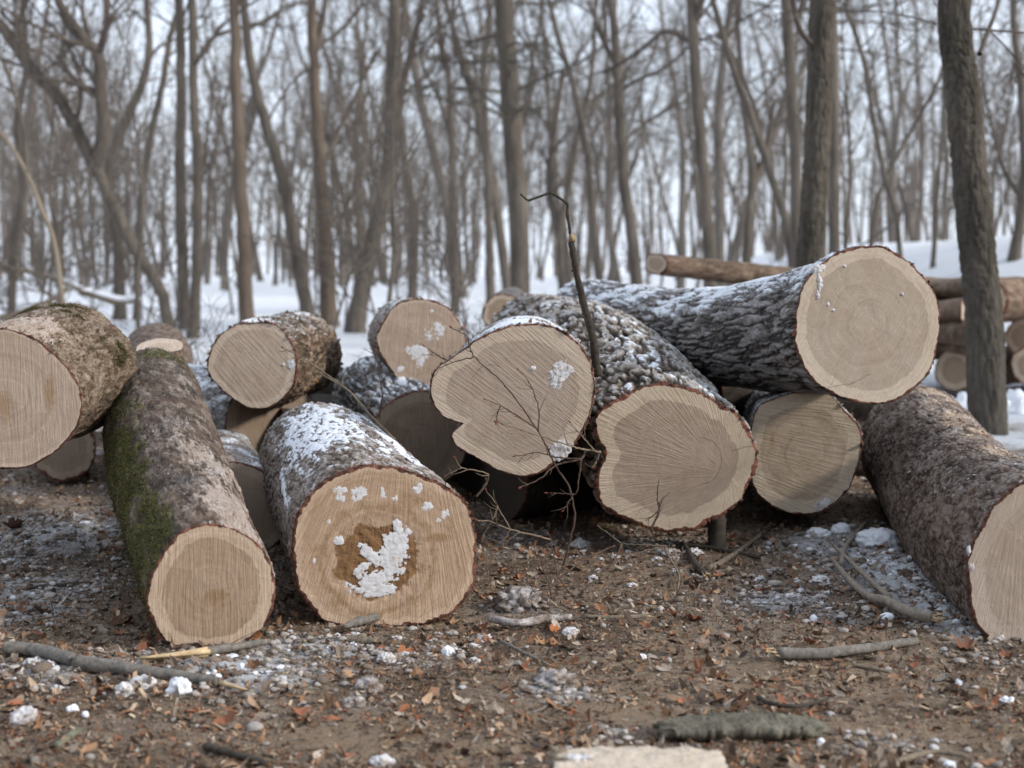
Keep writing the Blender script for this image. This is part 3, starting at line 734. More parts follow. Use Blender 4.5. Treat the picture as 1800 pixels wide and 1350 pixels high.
wrap = lambda t: np.where(t < -1.6, t + 2 * PI, t)
make_log('A', 'thick log at the left edge, its sawn face cut off by the picture edge', outA, 5.7, [(60,672,6.1,.285),(118,648,6.6,.315)], 'flaky', B['mossy'], W_['A'],
         snow=(.22, .5, .10), moss=lambda t, s, n: .30 * sstep(.35, .75, s) + .6 * n, bare=lambda t, s, n: .75 * (1 - sstep(.30, .75, s)) * sstep(.5, 1.2, t) * (1 - sstep(2.4, 3, t)) + .5 * n, lump=.05, face_fn=faceA, heart_t=.97, heart_w=.1, bark_t=.006,
         flakes=(1000, .008, .6, BRN), tufts=(9000, .010))
make_log('C', 'log with mossy green left side and smooth pinkish bark, lowest at the front left', outC, 4.68, [(289,800,6.1,.25),(272,690,7.0,.22)], 'smooth', B['pinkish'], W_['C'],
         moss=lambda t, s, n: .86 * sstep(1.75, 2.5, wrap(t)) * (1 - .5 * sstep(.55, .8, s)) + .40 * sstep(.82, .98, s) + 1.0 * n - .06, snow=(.24, .5, .05), face_fn=faceC, heart_t=.80, nl=420, lump=.05, bark_t=.007,
         bare=lambda t, s, n: .52 * (1 - sstep(.15, .6, s)) * (1 - sstep(1.3, 2.0, wrap(t))) + .12 + .75 * n, flakes=(900, .006, .5, BRN), tufts=(18000, .012))
def snowD(t, s, big, n, nz, h):
    up = sstep(.25, .75, nz - .10 * np.cos(t))
    str_ = fbm(np.cos(t) * 2.6 + 4, np.sin(t) * 2.6, s * 2.0, 4, .6)
    sheet = up * (.20 + .42 * sstep(-.10, .35, str_ + .26 * np.exp(-((t - 1.85) / .6)**2) - .25 * sstep(.75, .98, s) - .32 * (1 - sstep(.04, .30, s))))
    run = .7 * np.exp(-((t - 2.72 - .10 * np.sin(s * 8)) / .10)**2) * sstep(.1, .16, s) * (1 - sstep(.42, .5, s))
    return np.maximum(sheet, run) + 1.0 * (h - .55) * up
make_log('D', 'large snow-topped log with rotten snow-filled heart, foremost beside the mossy log', outD, 5.0, [(568,815,6.9,.31)], 'flaky', B['greyflaky'], W_['D'],
         snow=(.72, .30, .15), snow_fn=snowD, face_fn=faceD, heart_t=.93, heart_w=.1, nl=340, na=420, nr=90, bark_t=.012, lump=.04, flakes=(2600, .009, .8, GRY))
make_log('E', 'small shaded log wedged low between the mossy log and the snow-topped log', outE, 6.4, [(385,800,7.9,.19)], 'flaky', B['greyflaky'], W_['K'], snow=(.5, .4, .1), na=200, nl=120, bark_t=.008)
make_log('F', 'log with shaggy brown mossy bark and smooth rounded face, perched behind the snow-topped log', outF, 7.4, [(528,622,8.6,.25)], 'shaggy', B['mossy'], W_['F'],
         moss=lambda t, s, n: .30 + .6 * n - .2 * (t < .6), snow=(.5, .5, .1), lump=.10, heart_t=.86, na=260, nl=180, bark_t=.005, flakes=(2400, .014, .9, BRN + [(.30, .20, .11)]), tufts=(4000, .012))
make_log('K', 'log with snow splats on its face, perched left of the heart-shaped log', outK, 8.0, [(712,592,9.6,.25)], 'flaky', B['greyflaky'], W_['K'], snow=(.5, .35, .1), heart_t=.96, na=240, nl=120, bark_t=.007, flakes=(500, .014, 1, GRY))
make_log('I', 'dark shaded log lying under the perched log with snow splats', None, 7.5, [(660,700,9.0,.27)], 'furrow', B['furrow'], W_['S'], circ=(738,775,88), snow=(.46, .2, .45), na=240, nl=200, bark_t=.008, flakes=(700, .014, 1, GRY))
make_log('G', 'heart-shaped log face with a notch in its left side, behind the thin twigs', outG, 6.1, [(915,660,7.6,.32)], 'flaky', B['greyflaky'], W_['G'],
         snow=(.62, .45, .1), face_fn=faceG, heart_t=.82, heart_w=.065, na=420, bark_t=.007, flakes=(1500, .012, 1, GRY))
make_log('L', 'log with very thick rough bark and grey heart, right of the heart-shaped log', outL, 6.2, [(1066,655,7.9,.355),(945,600,9.7,.33)], 'rough', B['rough'], W_['L'],
         snow=(.34, .1, .50), snow_fn=lambda t, s, big, n, nz, h: sstep(-.1, .6, nz) * (.12 + .40 * sstep(.45, .95, h) * (1 + 1.0 * big) + .34 * n), heart_t=.80, heart_w=.065, na=460, nl=640, bark_t=.013, lump=.04, flakes=(1800, .009, .8, GRY))
make_log('H', 'long grey furrowed log topmost on the right, its big round face highest in the pile', outH, 6.2, [(1245,590,7.8,.29),(1030,562,10.2,.285)], 'furrow', B['furrow'], W_['H'],
         snow=(.58, .25, .30), face_fn=faceH, heart_t=.85, heart_w=.065, na=400, nl=620, bark_t=.008, flare=(.35, .035), lump=.06, flakes=(1200, .009, .7, GRY))
make_log('N', 'cream-faced log low under the topmost log, right of the rough-barked log', outN, 6.7, [(1380,745,8.5,.27)], 'flaky', B['furrow'], W_['N'], snow=(.5, .4, .1), face_fn=faceN, heart_t=.78, heart_w=.065, na=320, nl=140, bark_t=.007, flakes=(600, .012, 1, GRY))
make_log('J', 'big reddish-brown log, its pale face cut off by the right picture edge', outJ, 4.75, [(1690,880,6.2,.30),(1612,778,7.7,.31)], 'flaky', B['brown'], W_['J'],
         snow=(.26, .3, .16), heart_t=.80, heart_w=.06, nl=520, na=400, bark_t=.007, bare=lambda t, s, n: .45 * sstep(.8, 1.1, t) * (1 - sstep(1.5, 2.0, t)) + .5 * n, flakes=(3000, .008, .6, BRN + GRY[:1]))
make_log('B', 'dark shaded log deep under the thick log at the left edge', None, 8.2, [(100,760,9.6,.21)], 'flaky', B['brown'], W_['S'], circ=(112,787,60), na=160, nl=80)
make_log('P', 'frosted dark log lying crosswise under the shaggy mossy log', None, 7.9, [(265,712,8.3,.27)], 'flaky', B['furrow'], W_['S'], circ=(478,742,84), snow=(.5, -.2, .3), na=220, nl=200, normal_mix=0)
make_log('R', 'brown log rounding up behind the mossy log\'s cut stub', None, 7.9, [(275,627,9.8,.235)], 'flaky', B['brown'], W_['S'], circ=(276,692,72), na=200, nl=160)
make_log('T', 'pale-ended log lying in the snow beyond the heart-shaped log', None, 11.5, [(900,535,14,.17)], 'flaky', B['furrow'], W_['P'], circ=(885,552,38), na=120, nl=60)

face_snow('D', [(672,985,66,62,0,.85),(700,958,20,40,-.4,.35),(656,1022,48,20,.2,.40),(650,975,10,24,.8),(598,863,14,10,0),(632,866,19,13,.3),(600,876,12,8,0),(676,868,10,14,.5),(694,877,6,6,0),(735,858,10,13,-.6),(752,890,11,9,.2),(782,905,12,8,.5),(770,914,6,6,0),(553,985,5,5,0),(578,917,4,5,0),(596,950,9,8,.4),(700,930,8,18,.2),(635,1000,16,7,.6),(668,1038,34,10,.1)], thick=.0035, rough=1.5)
face_snow('K', [(765,582,20,20,.6),(732,620,22,15,-.4),(738,637,8,12,0),(704,648,8,5,.5),(760,547,4,4,0)], thick=.0035, rough=1.5)
face_snow('G', [(985,655,24,18,.7),(978,672,10,14,0),(937,648,5,5,0),(985,790,22,16,.5)], mat='snow_dirty', thick=.008, rough=1.3)
face_snow('F', [(512,640,7,11,0),(498,641,3,3,0)], thick=.008)
face_snow('H', [(1440,472,14,9,.5),(1441,497,5,16,.1),(1438,520,4,8,0),(1456,535,3,4,0),(1464,545,4,3,0),(1485,468,4,3,0),(1586,517,3,3,0)], thick=.010, rough=1.2)
face_snow('N', [(1446,886,18,9,.5)], mat='snow_dirty', thick=.006, rough=1.2)
face_snow('J', [(1703,968,4,9,0),(1708,998,5,9,0)], thick=.012)

# filler logs added under the ones in front, coloured near-black to deepen the gap shade
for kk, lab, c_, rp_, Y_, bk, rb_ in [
    ('in1', 'added shade-dark crosswise log deep in the gap behind the snow-topped log', (440,760), 70, 9.0, (700,770,9.3), .26),
    ('in2', 'added shade-dark crosswise log deep in the gap under the heart-shaped log', (850,852), 78, 7.6, (1120,850,7.8), .24),
    ('in3', 'added shade-dark crosswise log deep in the gap under the topmost furrowed log', (1190,690), 80, 8.9, (1560,690,9.2), .3),
    ('in4', 'added shade-dark crosswise log deep in the shade behind the thick left log', (-60,815), 60, 10.0, (215,812,10.2), .24),
    ('in5', 'added shade-dark crosswise log lowest in the gap between the rough-barked and reddish logs', (1200,800), 66, 8.6, (1560,800,8.9), .24),
    ('in6', 'added shade-dark crosswise log bearing the shaggy mossy log', (330,740), 50, 9.2, (600,690,9.9), .22)]:
    make_log(kk, lab, None, Y_, [(*bk, rb_)], 'smooth', B['gap_shade'], W_['X'], circ=(*c_, rp_), na=96, nl=60, nr=12, normal_mix=0)

# cut branch stub at the back end of the mossy log
def stub(key, base, tip, r0, r1, cut_n):
    lg = LOGS[key]; n, k = 40, 64
    p = spline([P(*base), P(*tip)], n); tgt = P(*tip)
    cn = np.array(cut_n, float); cn /= np.linalg.norm(cn)
    th = np.arange(k) * 2 * PI / k
    ax = p[-1] - p[0]; ax /= np.linalg.norm(ax)
    U = np.cross(ax, [0, 1., 0]); U /= np.linalg.norm(U); W = np.cross(U, ax)
    s = np.linspace(0, 1, n)[:, None]
    R = (r0 + (r1 - r0) * sstep(0, .8, s)) * (1 + .12 * fbm(np.cos(th) * 1.5, np.sin(th) * 1.5, s * 2, 3))
    x, y, z = R * np.cos(th), R * np.sin(th), s * np.linalg.norm(p[-1] - p[0]) + 0 * th
    d, h = bark_disp('shaggy', x, y, z); R = R + .7 * d
    V = p[:, None] + R[..., None] * (np.cos(th)[None, :, None] * U + np.sin(th)[None, :, None] * W)
    # shear the last stretch so that it ends on the cut plane
    w = sstep(.35, 1, s)
    e1 = U - U.dot(cn) * cn; e1 /= np.linalg.norm(e1); e2 = np.cross(cn, e1); e2 *= np.sign(e2.dot(W))
    rim_ = tgt + r1 * (1 + .12 * fbm(np.cos(th) * 1.5, np.sin(th) * 1.5, 2.0, 3))[:, None] * (np.cos(th)[:, None] * e1 + np.sin(th)[:, None] * e2)
    V = V * (1 - w[..., None]) + rim_[None] * w[..., None]
    at = dict(snow=0 * R, bare=0 * R, rim=0 * R, h=h, moss=np.full_like(R, .30) + .5 * fbm(x / .06, y / .06, z / .06, 3)); at['rim'][-1] = .8
    o = obj('branch_stub', np_mesh('branch_stub', V.reshape(-1, 3) - lg['org'], tube_faces(n, k), None, B['mossy'], True, at, {'q': np.stack([x, y, z], -1).reshape(-1, 3)}), lg['root'])
    rings = np.linspace(1, 0, 12)[:, None, None]
    F = tgt + (V[-1][None] - tgt) * rings + cn * .002
    t2 = np.broadcast_to(rings[..., 0], (12, k))
    fu = np.stack([t2 * R[-1] * np.cos(th), t2 * R[-1] * np.sin(th), 0 * t2], -1)
    obj('cut_face', np_mesh('cut_face', F.reshape(-1, 3) - lg['org'], tube_faces(12, k), None, W_['A'], True, dict(t=t2, heart=1 - t2, rot=0 * t2, stain=.3 * (1 - t2)), {'fuv': fu.reshape(-1, 3)}), o)
stub('C', (274, 700, 7.0), (281, 611, 7.25), .215, .118, (0, -.32, .9))

# stacked logs farther back on the right
def pile(key, label, c, rp, Y0, back, rb, snow=None, mat='pile'):
    make_log(key, label, None, Y0, [(*back, rb)], 'smooth', B[mat], W_['P'], circ=(*c, rp), na=96, nl=60, nr=20, snow=snow, heart_t=.7, heart_w=.15,
             group='logs stacked farther back', normal_mix=0 if False else .1, bark_t=.012)
pile('p1', 'log end low in the far stack, half hidden by the sharp right-hand trunk', (1678,651), 37, 13.4, (1790,640,15.2), .2)
pile('p2', 'sunlit log on top of the far stack, its end face behind the right-hand tree trunk', (1728,528), 43, 13.6, (1990,520,16.2), .24)
pile('p3', 'shaded log end under the topmost log of the far stack at the right edge', (1802,592), 36, 13.9, (1900,585,16), .2)
pile('p4', 'log end at the right edge of the far stack, nearest the snow', (1812,642), 36, 13.0, (1930,630,15.5), .2)
pile('p5', 'weathered log lying crosswise in the far stack, just right of the topmost round face', (1712,508), 21, 14.6, (1500,512,14.9), .12)
pile('p6', 'warm brown log lying crosswise below, in the far stack right of the topmost face', (1706,548), 24, 14.0, (1480,552,14.3), .135)
pile('p7', 'dark crosswise log third from the top in the far stack', (1710,583), 22, 13.9, (1480,588,14.2), .125)
pile('p8', 'lowest dark crosswise log in the far stack, above the snow', (1712,606), 20, 14.4, (1490,620,14.6), .12)
pile('p9', 'thin brown pole log lying on top behind the long furrowed log', (1153,464), 20, 12.4, (1440,497,13.4), .118)
pile('p10', 'log hidden mostly behind the furrowed log, carrying the thin brown pole log', (1330,526), 34, 12.6, (1345,520,15), .18)

# ------------------------------------------------------------------ trees
TB = dict(
    near=tree_mat('ridged_tree_bark', (.035, .030, .024), (.155, .135, .11), 11, .16, .03),
    mid=tree_mat('grey_brown_tree_bark', (.045, .038, .031), (.185, .157, .13), 8, .16, .025),
    warm=tree_mat('reddish_tree_bark', (.065, .048, .036), (.185, .145, .112), 6, .2, .02),
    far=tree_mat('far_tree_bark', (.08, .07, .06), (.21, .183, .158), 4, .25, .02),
    pale=tree_mat('pale_tree_bark', (.14, .11, .08), (.30, .25, .19), 6, .2, .015),
    twig=tree_mat('tree_twig_bark', (.065, .053, .044), (.15, .125, .105), 5, .5, .003),
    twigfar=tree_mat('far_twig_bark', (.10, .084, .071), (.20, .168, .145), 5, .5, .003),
    needle=tree_mat('dull_pine_needles', (.055, .058, .042), (.12, .12, .09), 9, 1, .003),
)

def grow(mb, p, d, length, r, level, lmax, rg, up=.10, nchild=(7, 6, 5), wig=.22):
    n = (9, 6, 4, 3)[level - 1] if level <= 4 else 3
    k = (6, 4, 3, 3)[level - 1]
    pts = [p]; dd = d / np.linalg.norm(d); st = length / (n - 1)
    for i in range(n - 1):
        dd = dd + rg.normal(size=3) * wig + np.array([0, 0, up]); dd /= np.linalg.norm(dd)
        pts.append(pts[-1] + dd * st)
    pts = np.array(pts)
    tube(mb, pts, np.linspace(r, max(r * .25, .003), n), k, cap=False)
    if level >= lmax: return
    nc = nchild[level - 1]
    for j in range(nc):
        f = .18 + .8 * (j + rg.random()) / nc
        x = f * (n - 1); i = min(int(x), n - 2); q = pts[i] + (pts[i + 1] - pts[i]) * (x - i)
        t = pts[i + 1] - pts[i]; t /= np.linalg.norm(t)
        s = rg.normal(size=3); s -= s.dot(t) * t; s /= np.linalg.norm(s)
        a = rg.uniform(.5, 1.1)
        grow(mb, q, t * math.cos(a) + s * math.sin(a), length * rg.uniform(.32, .6) * (1.1 - .5 * f), max(r * (1 - .65 * f) * .55, .005), level + 1, lmax, rg, up, nchild, wig)

def limbs(mb, path, rad, hmin, n, rg, lmax=4, lf=.3, nchild=(7, 6, 5), el=(.35, 1.1), top=99):
    z = path[:, 2] - path[0, 2]; H = z.max()
    for j in range(n):
        h = hmin + (H * .97 - hmin) * (j + rg.random()) / n
        i = np.searchsorted(z, h); i = min(max(i, 1), len(z) - 1)
        f = (h - z[i - 1]) / (z[i] - z[i - 1] + 1e-6); q = path[i - 1] + (path[i] - path[i - 1]) * f
        az = j * 2.4 + rg.normal() * .5; e = rg.uniform(*el)
        d = np.array([math.cos(az) * math.cos(e), math.sin(az) * math.cos(e), math.sin(e)])
        grow(mb, q, d, (H - h) * lf + rg.uniform(.8, 2.0), max(np.interp(h, z, rad) * rg.uniform(.3, .5), .012), 1, lmax if h < top else min(lmax, 2), rg, .08, nchild)

def ridge_trunk(name, path, rad, mat, root, org, na=90, nl=420):
    p = spline(path, nl); r = np.interp(np.linspace(0, 1, nl), np.linspace(0, 1, len(rad)), rad)
    th = np.arange(na) * 2 * PI / na
    zc = np.linspace(0, np.linalg.norm(np.diff(p, axis=0), axis=1).sum(), nl)[:, None] + 0 * th
    R = r[:, None] * (1 + .06 * fbm(np.cos(th) * 1.2 + 3, np.sin(th) * 1.2, zc / .5, 3))
    d, h = bark_disp('furrow', R * np.cos(th), R * np.sin(th), zc)
    R = R + (d - .008) * 1.2
    V = p[:, None] + R[..., None] * np.stack([np.cos(th), np.sin(th), 0 * th], -1)[None]
    return obj(name, np_mesh(name, V.reshape(-1, 3) - org, tube_faces(nl, na)[:, ::-1], None, mat, True, {'h': h}), root)

def hero(label, pts, Y0, wb, wt, mat='mid', H=14., hmin=2.6, nl=10, seed=0, extra=(), ridge=False, group=None, lf=.28, name='bare_tree', nchild=(6, 5, 4), lmax=4, base=True):
    """pts: pixel polyline of the trunk from its foot upward; wb, wt: trunk width in pixels at the foot and at the top of the picture"""
    rg = np.random.default_rng(1000 + seed)
    if not ridge: wb *= .68; wt *= .70
    w = [P(x, y, Y0) for x, y in pts]
    if base:
        gz = float(ground_z(np.array([w[0][0]]), np.array([Y0]))[0]) - .1
        w[0] = np.array([w[0][0], Y0, min(gz, w[1][2] - .3)])
    k = Y0 / FPX / 2
    d = w[-1] - w[-2]; d /= np.linalg.norm(d); d = d + np.array([0, 0, .6]); d /= np.linalg.norm(d)
    top = w[-1].copy(); rt = wt * k; rads = list(np.linspace(wb * k, rt, len(w)))
    nx_ = 5
    rem = max(H - top[2], 1.5)
    for i in range(nx_):
        d = d + rg.normal(size=3) * .08; d /= np.linalg.norm(d)
        w.append(w[-1] + d * rem / nx_); rads.append(rt * (1 - (i + 1) / (nx_ + .6)))
    path = spline(np.array(w), 60); rad = np.interp(np.linspace(0, 1, 60), np.linspace(0, 1, len(w)), rads)
    rad = rad * (1 + .35 * np.exp(-(path[:, 2] - path[0, 2]) / .25))
    root = empty(name, tuple(path[0])); org = path[0]
    if ridge: ridge_trunk('trunk', np.array(w), rads, TB[mat], root, org)
    else:
        m = MB(); tube(m, path + .25 * rad[:, None] * rg.normal(size=path.shape) * .35, rad, 14, jit=.02)
        obj('trunk', m.mesh('trunk', TB[mat], True, org), root)
    c = MB()
    for e in extra:
        ep = [P(x, y, Y0 + dy) for x, y, dy in e[0]]
        n = max(8, 4 * len(ep)); sp = spline(np.array(ep), n)
        tube(c, sp, np.linspace(e[1] * k, e[2] * k, n), 8, cap=False)
        for j in range(e[3] if len(e) > 3 else 5):
            i = rg.integers(n // 4, n - 1); t = sp[i + 1 if i + 1 < n else i] - sp[i - 1]; t /= np.linalg.norm(t)
            s_ = rg.normal(size=3); s_ -= s_.dot(t) * t; s_ /= np.linalg.norm(s_)
            grow(c, sp[i], t + s_ * .9, rg.uniform(.7, 2.2), e[2] * k * .7, 2, 4, rg, .06)
    limbs(c, path, rad, hmin, nl, rg, lmax, lf, nchild, top=8.5)
    obj('crown', c.mesh('crown', TB['twig'], True, org), root)
    tag(root, label, 'tree', group)
    return root

hero('sharp dark ridged trunk at the right, rising from behind the reddish-brown log', [(1738,752),(1729,560),(1716,420),(1702,270),(1690,140),(1678,0)], 11.0, 66, 54, 'near', 13, 4.2, 7, 1, ridge=True, extra=[([(1722,95,0),(1735,60,.2),(1750,20,.4),(1765,-40,.8)], 9, 6, 4)])
hero('thick grey trunk rising just behind the topmost round log face', [(1418,660),(1422,480),(1432,330),(1440,180),(1447,0)], 13.8, 44, 44, 'near', 14, 4.0, 7, 2, ridge=True, extra=[([(1424,75,-.1),(1408,55,-.2),(1398,25,-.3),(1388,-30,-.4)], 11, 7, 3)])
hero('straight dark trunk standing directly right of the thick grey trunk', [(1466,560),(1466,400),(1466,250),(1465,120),(1462,0)], 20, 32, 22, 'mid', 15, 4.6, 9, 3)
hero('dark slightly bent trunk left of the topmost log, above the thin pole log', [(1252,560),(1247,430),(1236,300),(1224,150),(1216,0)], 24, 36, 26, 'mid', 16, 4.6, 10, 4, extra=[([(1216,75,0),(1170,55,.4),(1130,85,.6),(1085,115,.9),(1060,130,1)], 10, 5, 6), ([(1222,40,0),(1240,-20,-.2)], 14, 10, 2)])
hero('curved trunk with a torn reddish limb, behind the perched log with snow splats', [(622,572),(638,500),(662,400),(682,300),(690,170),(692,60),(694,0)], 27, 50, 27, 'mid', 17, 6, 9, 5, extra=[([(690,260,0),(705,170,.3),(722,90,.6),(740,20,1)], 16, 9, 4)])
hero('dark reddish straight trunk above the shaggy mossy log', [(578,545),(573,430),(563,300),(555,170),(549,0)], 31, 46, 22, 'warm', 17, 6.0, 11, 6, extra=[([(566,300,0),(590,240,.4),(625,170,.7),(660,90,1)], 10, 6, 5), ([(556,90,0),(568,30,.2),(575,-30,.3)], 12, 8, 2)])
hero('tall straight warm brown trunk above the perched shaggy log', [(436,565),(428,430),(419,250),(414,120),(410,0)], 25, 40, 24, 'warm', 17, 5.4, 8, 7)
hero('trunk sweeping up leftward in a long curve, right of the warm brown trunk', [(545,550),(520,430),(496,310),(462,200),(440,110),(432,40)], 30, 38, 20, 'mid', 15, 5.6, 9, 8, extra=[([(500,330,0),(470,230,.6),(510,150,1),(560,110,1.3)], 6, 3, 6)])
hero('big leaning trunk crossing the upper left, forking halfway up', [(302,572),(283,512),(240,440),(193,345),(148,255),(105,175),(58,125),(20,70),(-25,10)], 24, 30, 30, 'mid', 11, 3.2, 8, 9, extra=[([(172,290,0),(182,220,-.2),(176,150,-.3),(172,95,-.4),(150,70,-.5),(112,20,-.6),(95,-20,-.7)], 26, 14, 6), ([(172,100,-.4),(186,50,-.5),(190,-10,-.6)], 15, 9, 3), ([(160,80,-.4),(145,20,-.2),(150,-20,0)], 9, 5, 3), ([(52,130,0),(35,60,.3),(0,20,.5)], 10, 6, 4)])
hero('grey trunk of a close pair, the left one, behind the leaning trunk', [(326,572),(320,450),(317,300),(318,150),(314,0)], 29, 34, 22, 'mid', 17, 5.2, 10, 10)
hero('grey trunk of a close pair, the right one, beside the warm brown trunk', [(338,578),(347,440),(347,300),(341,170),(338,0)], 26, 28, 20, 'mid', 16, 5.0, 9, 11, extra=[([(345,110,0),(370,70,.2),(410,52,.3),(450,40,.4)], 9, 5, 5)])
hero('thin pale leaning sapling at the far left with a forked top', [(120,545),(98,440),(70,360),(45,300),(15,250),(-10,220)], 19, 13, 9, 'pale', 6, 2.2, 4, 12, extra=[([(48,305,0),(40,220,.1),(20,150,.2),(5,110,.3)], 8, 5, 3)], name='sapling', lmax=3)
hero('dark trunk curving right behind the leaning trunk', [(210,560),(207,430),(190,330),(205,250),(245,160),(262,90),(258,0)], 33, 32, 16, 'mid', 15, 5.5, 10, 13)
hero('upright trunk left of the close pair, standing farther back', [(240,540),(245,400),(262,260),(285,150),(300,60),(318,0)], 34, 20, 14, 'mid', 15, 5.5, 10, 14)
hero('grey trunk in mid wood right of the standing broken stick, bending left at its foot', [(1128,510),(1112,420),(1098,330),(1090,220),(1085,120),(1078,30),(1070,0)], 30, 34, 18, 'mid', 15, 5.0, 12, 15, extra=[([(1094,250,0),(1130,220,.3),(1170,195,.5),(1195,188,.7)], 8, 4, 5), ([(1085,120,0),(1055,60,.3),(1035,0,.6)], 10, 6, 4)])
hero('thin trunk leaning left behind the tip of the broken stick', [(1062,510),(1045,400),(1033,280),(1010,160),(985,80),(970,20)], 34, 22, 12, 'mid', 14, 5.0, 11, 16)
hero('leaning trunk slanting up leftward, left of the thick grey trunk', [(1398,520),(1388,420),(1362,330),(1322,210),(1285,110),(1262,30),(1250,-20)], 26, 26, 13, 'mid', 13, 4.6, 10, 17, extra=[([(1350,300,0),(1330,200,.4),(1290,100,.7),(1260,60,.9)], 8, 5, 4)])
hero('broad dim trunk partly hidden behind the thick grey trunk', [(1402,520),(1400,330),(1392,180),(1385,60),(1382,0)], 23, 30, 28, 'mid', 17, 5.5, 9, 18)
hero('thin dark trunk of a crossing pair, leaning right at its top', [(1516,470),(1538,380),(1556,320),(1585,260),(1622,195),(1650,140)], 22, 14, 8, 'mid', 8, 3.4, 9, 19)
hero('thin dark trunk of a crossing pair, leaning left at its top', [(1596,470),(1578,390),(1556,315),(1535,210),(1519,110),(1500,50),(1488,10)], 21, 14, 9, 'mid', 9, 3.8, 9, 20)
hero('dark trunk on the snowy bank at the far right edge', [(1782,450),(1800,330),(1798,200),(1788,90),(1780,0)], 24, 30, 14, 'mid', 13, 4.2, 12, 21, extra=[([(1795,350,0),(1765,300,.2),(1745,230,.4),(1730,150,.6)], 9, 5, 6)])
hero('slim tree on the bank just left of the sharp right trunk', [(1640,470),(1648,330),(1658,220),(1660,120),(1668,0)], 26, 12, 8, 'mid', 12, 3.0, 12, 22)
hero('slim grey tree left of centre with a wavy trunk', [(722,540),(728,420),(720,330),(705,230),(700,120)], 38, 26, 16, 'mid', 15, 5.5, 11, 23)
hero('slim dark tree between the curved trunk and the pine', [(800,520),(797,400),(795,260),(790,150),(775,60)], 38, 24, 14, 'mid', 16, 5.5, 12, 24, extra=[([(795,250,0),(770,170,.4),(745,120,.8),(735,60,1)], 8, 5, 6)])
hero('slim grey tree standing left of the pine', [(862,520),(860,400),(855,250),(850,130),(860,40)], 42, 26, 14, 'mid', 17, 6, 12, 25)
hero('twin-stemmed tree right of the pine', [(992,510),(985,420),(1000,330),(1015,240),(1040,130)], 38, 22, 12, 'mid', 15, 5, 11, 26, extra=[([(985,420,0),(965,330,.3),(975,230,.5),(990,120,.7)], 14, 9, 5)])
hero('tree with forked trunk left of the leaning trunk by the thick grey one', [(1310,520),(1315,400),(1322,300),(1310,200),(1300,100)], 34, 28, 14, 'mid', 15, 4.5, 12, 27, extra=[([(1318,330,0),(1345,270,.2),(1360,180,.4)], 12, 8, 5)])
hero('crooked thin tree at the left edge behind the pale sapling', [(18,560),(25,430),(40,330),(30,220),(45,120),(40,0)], 30, 22, 14, 'mid', 14, 4.5, 11, 28)

# conifer in mid wood
def conifer(label, pts, Y0, wb, wt, H, seed, hmin=3.6):
    rg = np.random.default_rng(seed)
    w = [P(x, y, Y0) for x, y in pts]
    w[0][2] = float(ground_z(np.array([w[0][0]]), np.array([Y0]))[0]) - .1
    w.append(np.array([w[-1][0] - .1, Y0, H])); k = Y0 / FPX / 2
    path = spline(np.array(w), 50); rad = np.interp(np.linspace(0, 1, 50), np.linspace(0, 1, len(w)), list(np.linspace(wb * k, wt * k, len(w) - 1)) + [.02])
    root = empty('pine_tree', tuple(path[0])); m = MB(); tube(m, path, rad, 14)
    obj('trunk', m.mesh('trunk', TB['mid'], True, path[0]), root)
    c = MB(); nd = MB(); z = path[:, 2]
    h = hmin
    while h < H - .5:
        i = np.searchsorted(z, h); q = path[min(i, 49)]
        az = rg.uniform(0, 2 * PI); Lb = (H - h) * .22 + rg.uniform(.6, 1.6)
        n = 9; d = np.array([math.cos(az), math.sin(az), rg.uniform(-.05, .25)]); pp = [q]
        for j in range(n - 1):
            d = d + rg.normal(size=3) * .10 + np.array([0, 0, -.01]); d /= np.linalg.norm(d); pp.append(pp[-1] + d * Lb / n)
        pp = np.array(pp); tube(c, pp, np.linspace(.035, .008, n), 5, cap=False)
        for j in range(26):
            f = rg.uniform(.25, 1) * (n - 1); a = min(int(f), n - 2); s = pp[a] + (pp[a + 1] - pp[a]) * (f - a)
            t = pp[a + 1] - pp[a]; t /= np.linalg.norm(t); sd = np.cross(t, [0, 0, 1]) * rg.choice([-1, 1])
            tw = t * .6 + sd + rg.normal(size=3) * .25; tw /= np.linalg.norm(tw); ln = rg.uniform(.25, .6)
            e = s + tw * ln + np.array([0, 0, -.03]); tube(c, [s, (s + e) / 2, e], [.007, .006, .004], 3, cap=False)
            m_ = 16; fr = rg.random(m_)[:, None]; b = s + (e - s) * (.3 + .7 * fr); dr = tw + rg.normal(size=(m_, 3)) * .75; dr /= np.linalg.norm(dr, axis=1)[:, None]
            sw = np.cross(dr, rg.normal(size=(m_, 3))); sw /= np.linalg.norm(sw, axis=1)[:, None]; l2 = rg.uniform(.06, .13, (m_, 1))
            V = np.stack([b - sw * .005, b + sw * .005, b + dr * l2], 1).reshape(-1, 3)
            nd.add(V, None, np.arange(m_ * 3).reshape(-1, 3))
        h += rg.uniform(.10, .3)
    cr = obj('crown', c.mesh('crown', TB['twig'], True, path[0]), root)
    obj('needles', nd.mesh('needles', TB['needle'], False, path[0]), cr)
    tag(root, label, 'tree')
conifer('dull green pine with flat layered boughs in the middle of the wood', [(915,515),(912,400),(902,250),(892,100),(886,0)], 27, 36, 34, 13, 50, 3.9)
conifer('dull green pine peeping out behind the thick grey trunk', [(1440,520),(1448,300),(1450,150),(1452,0)], 33, 20, 16, 14, 51, 6.2)

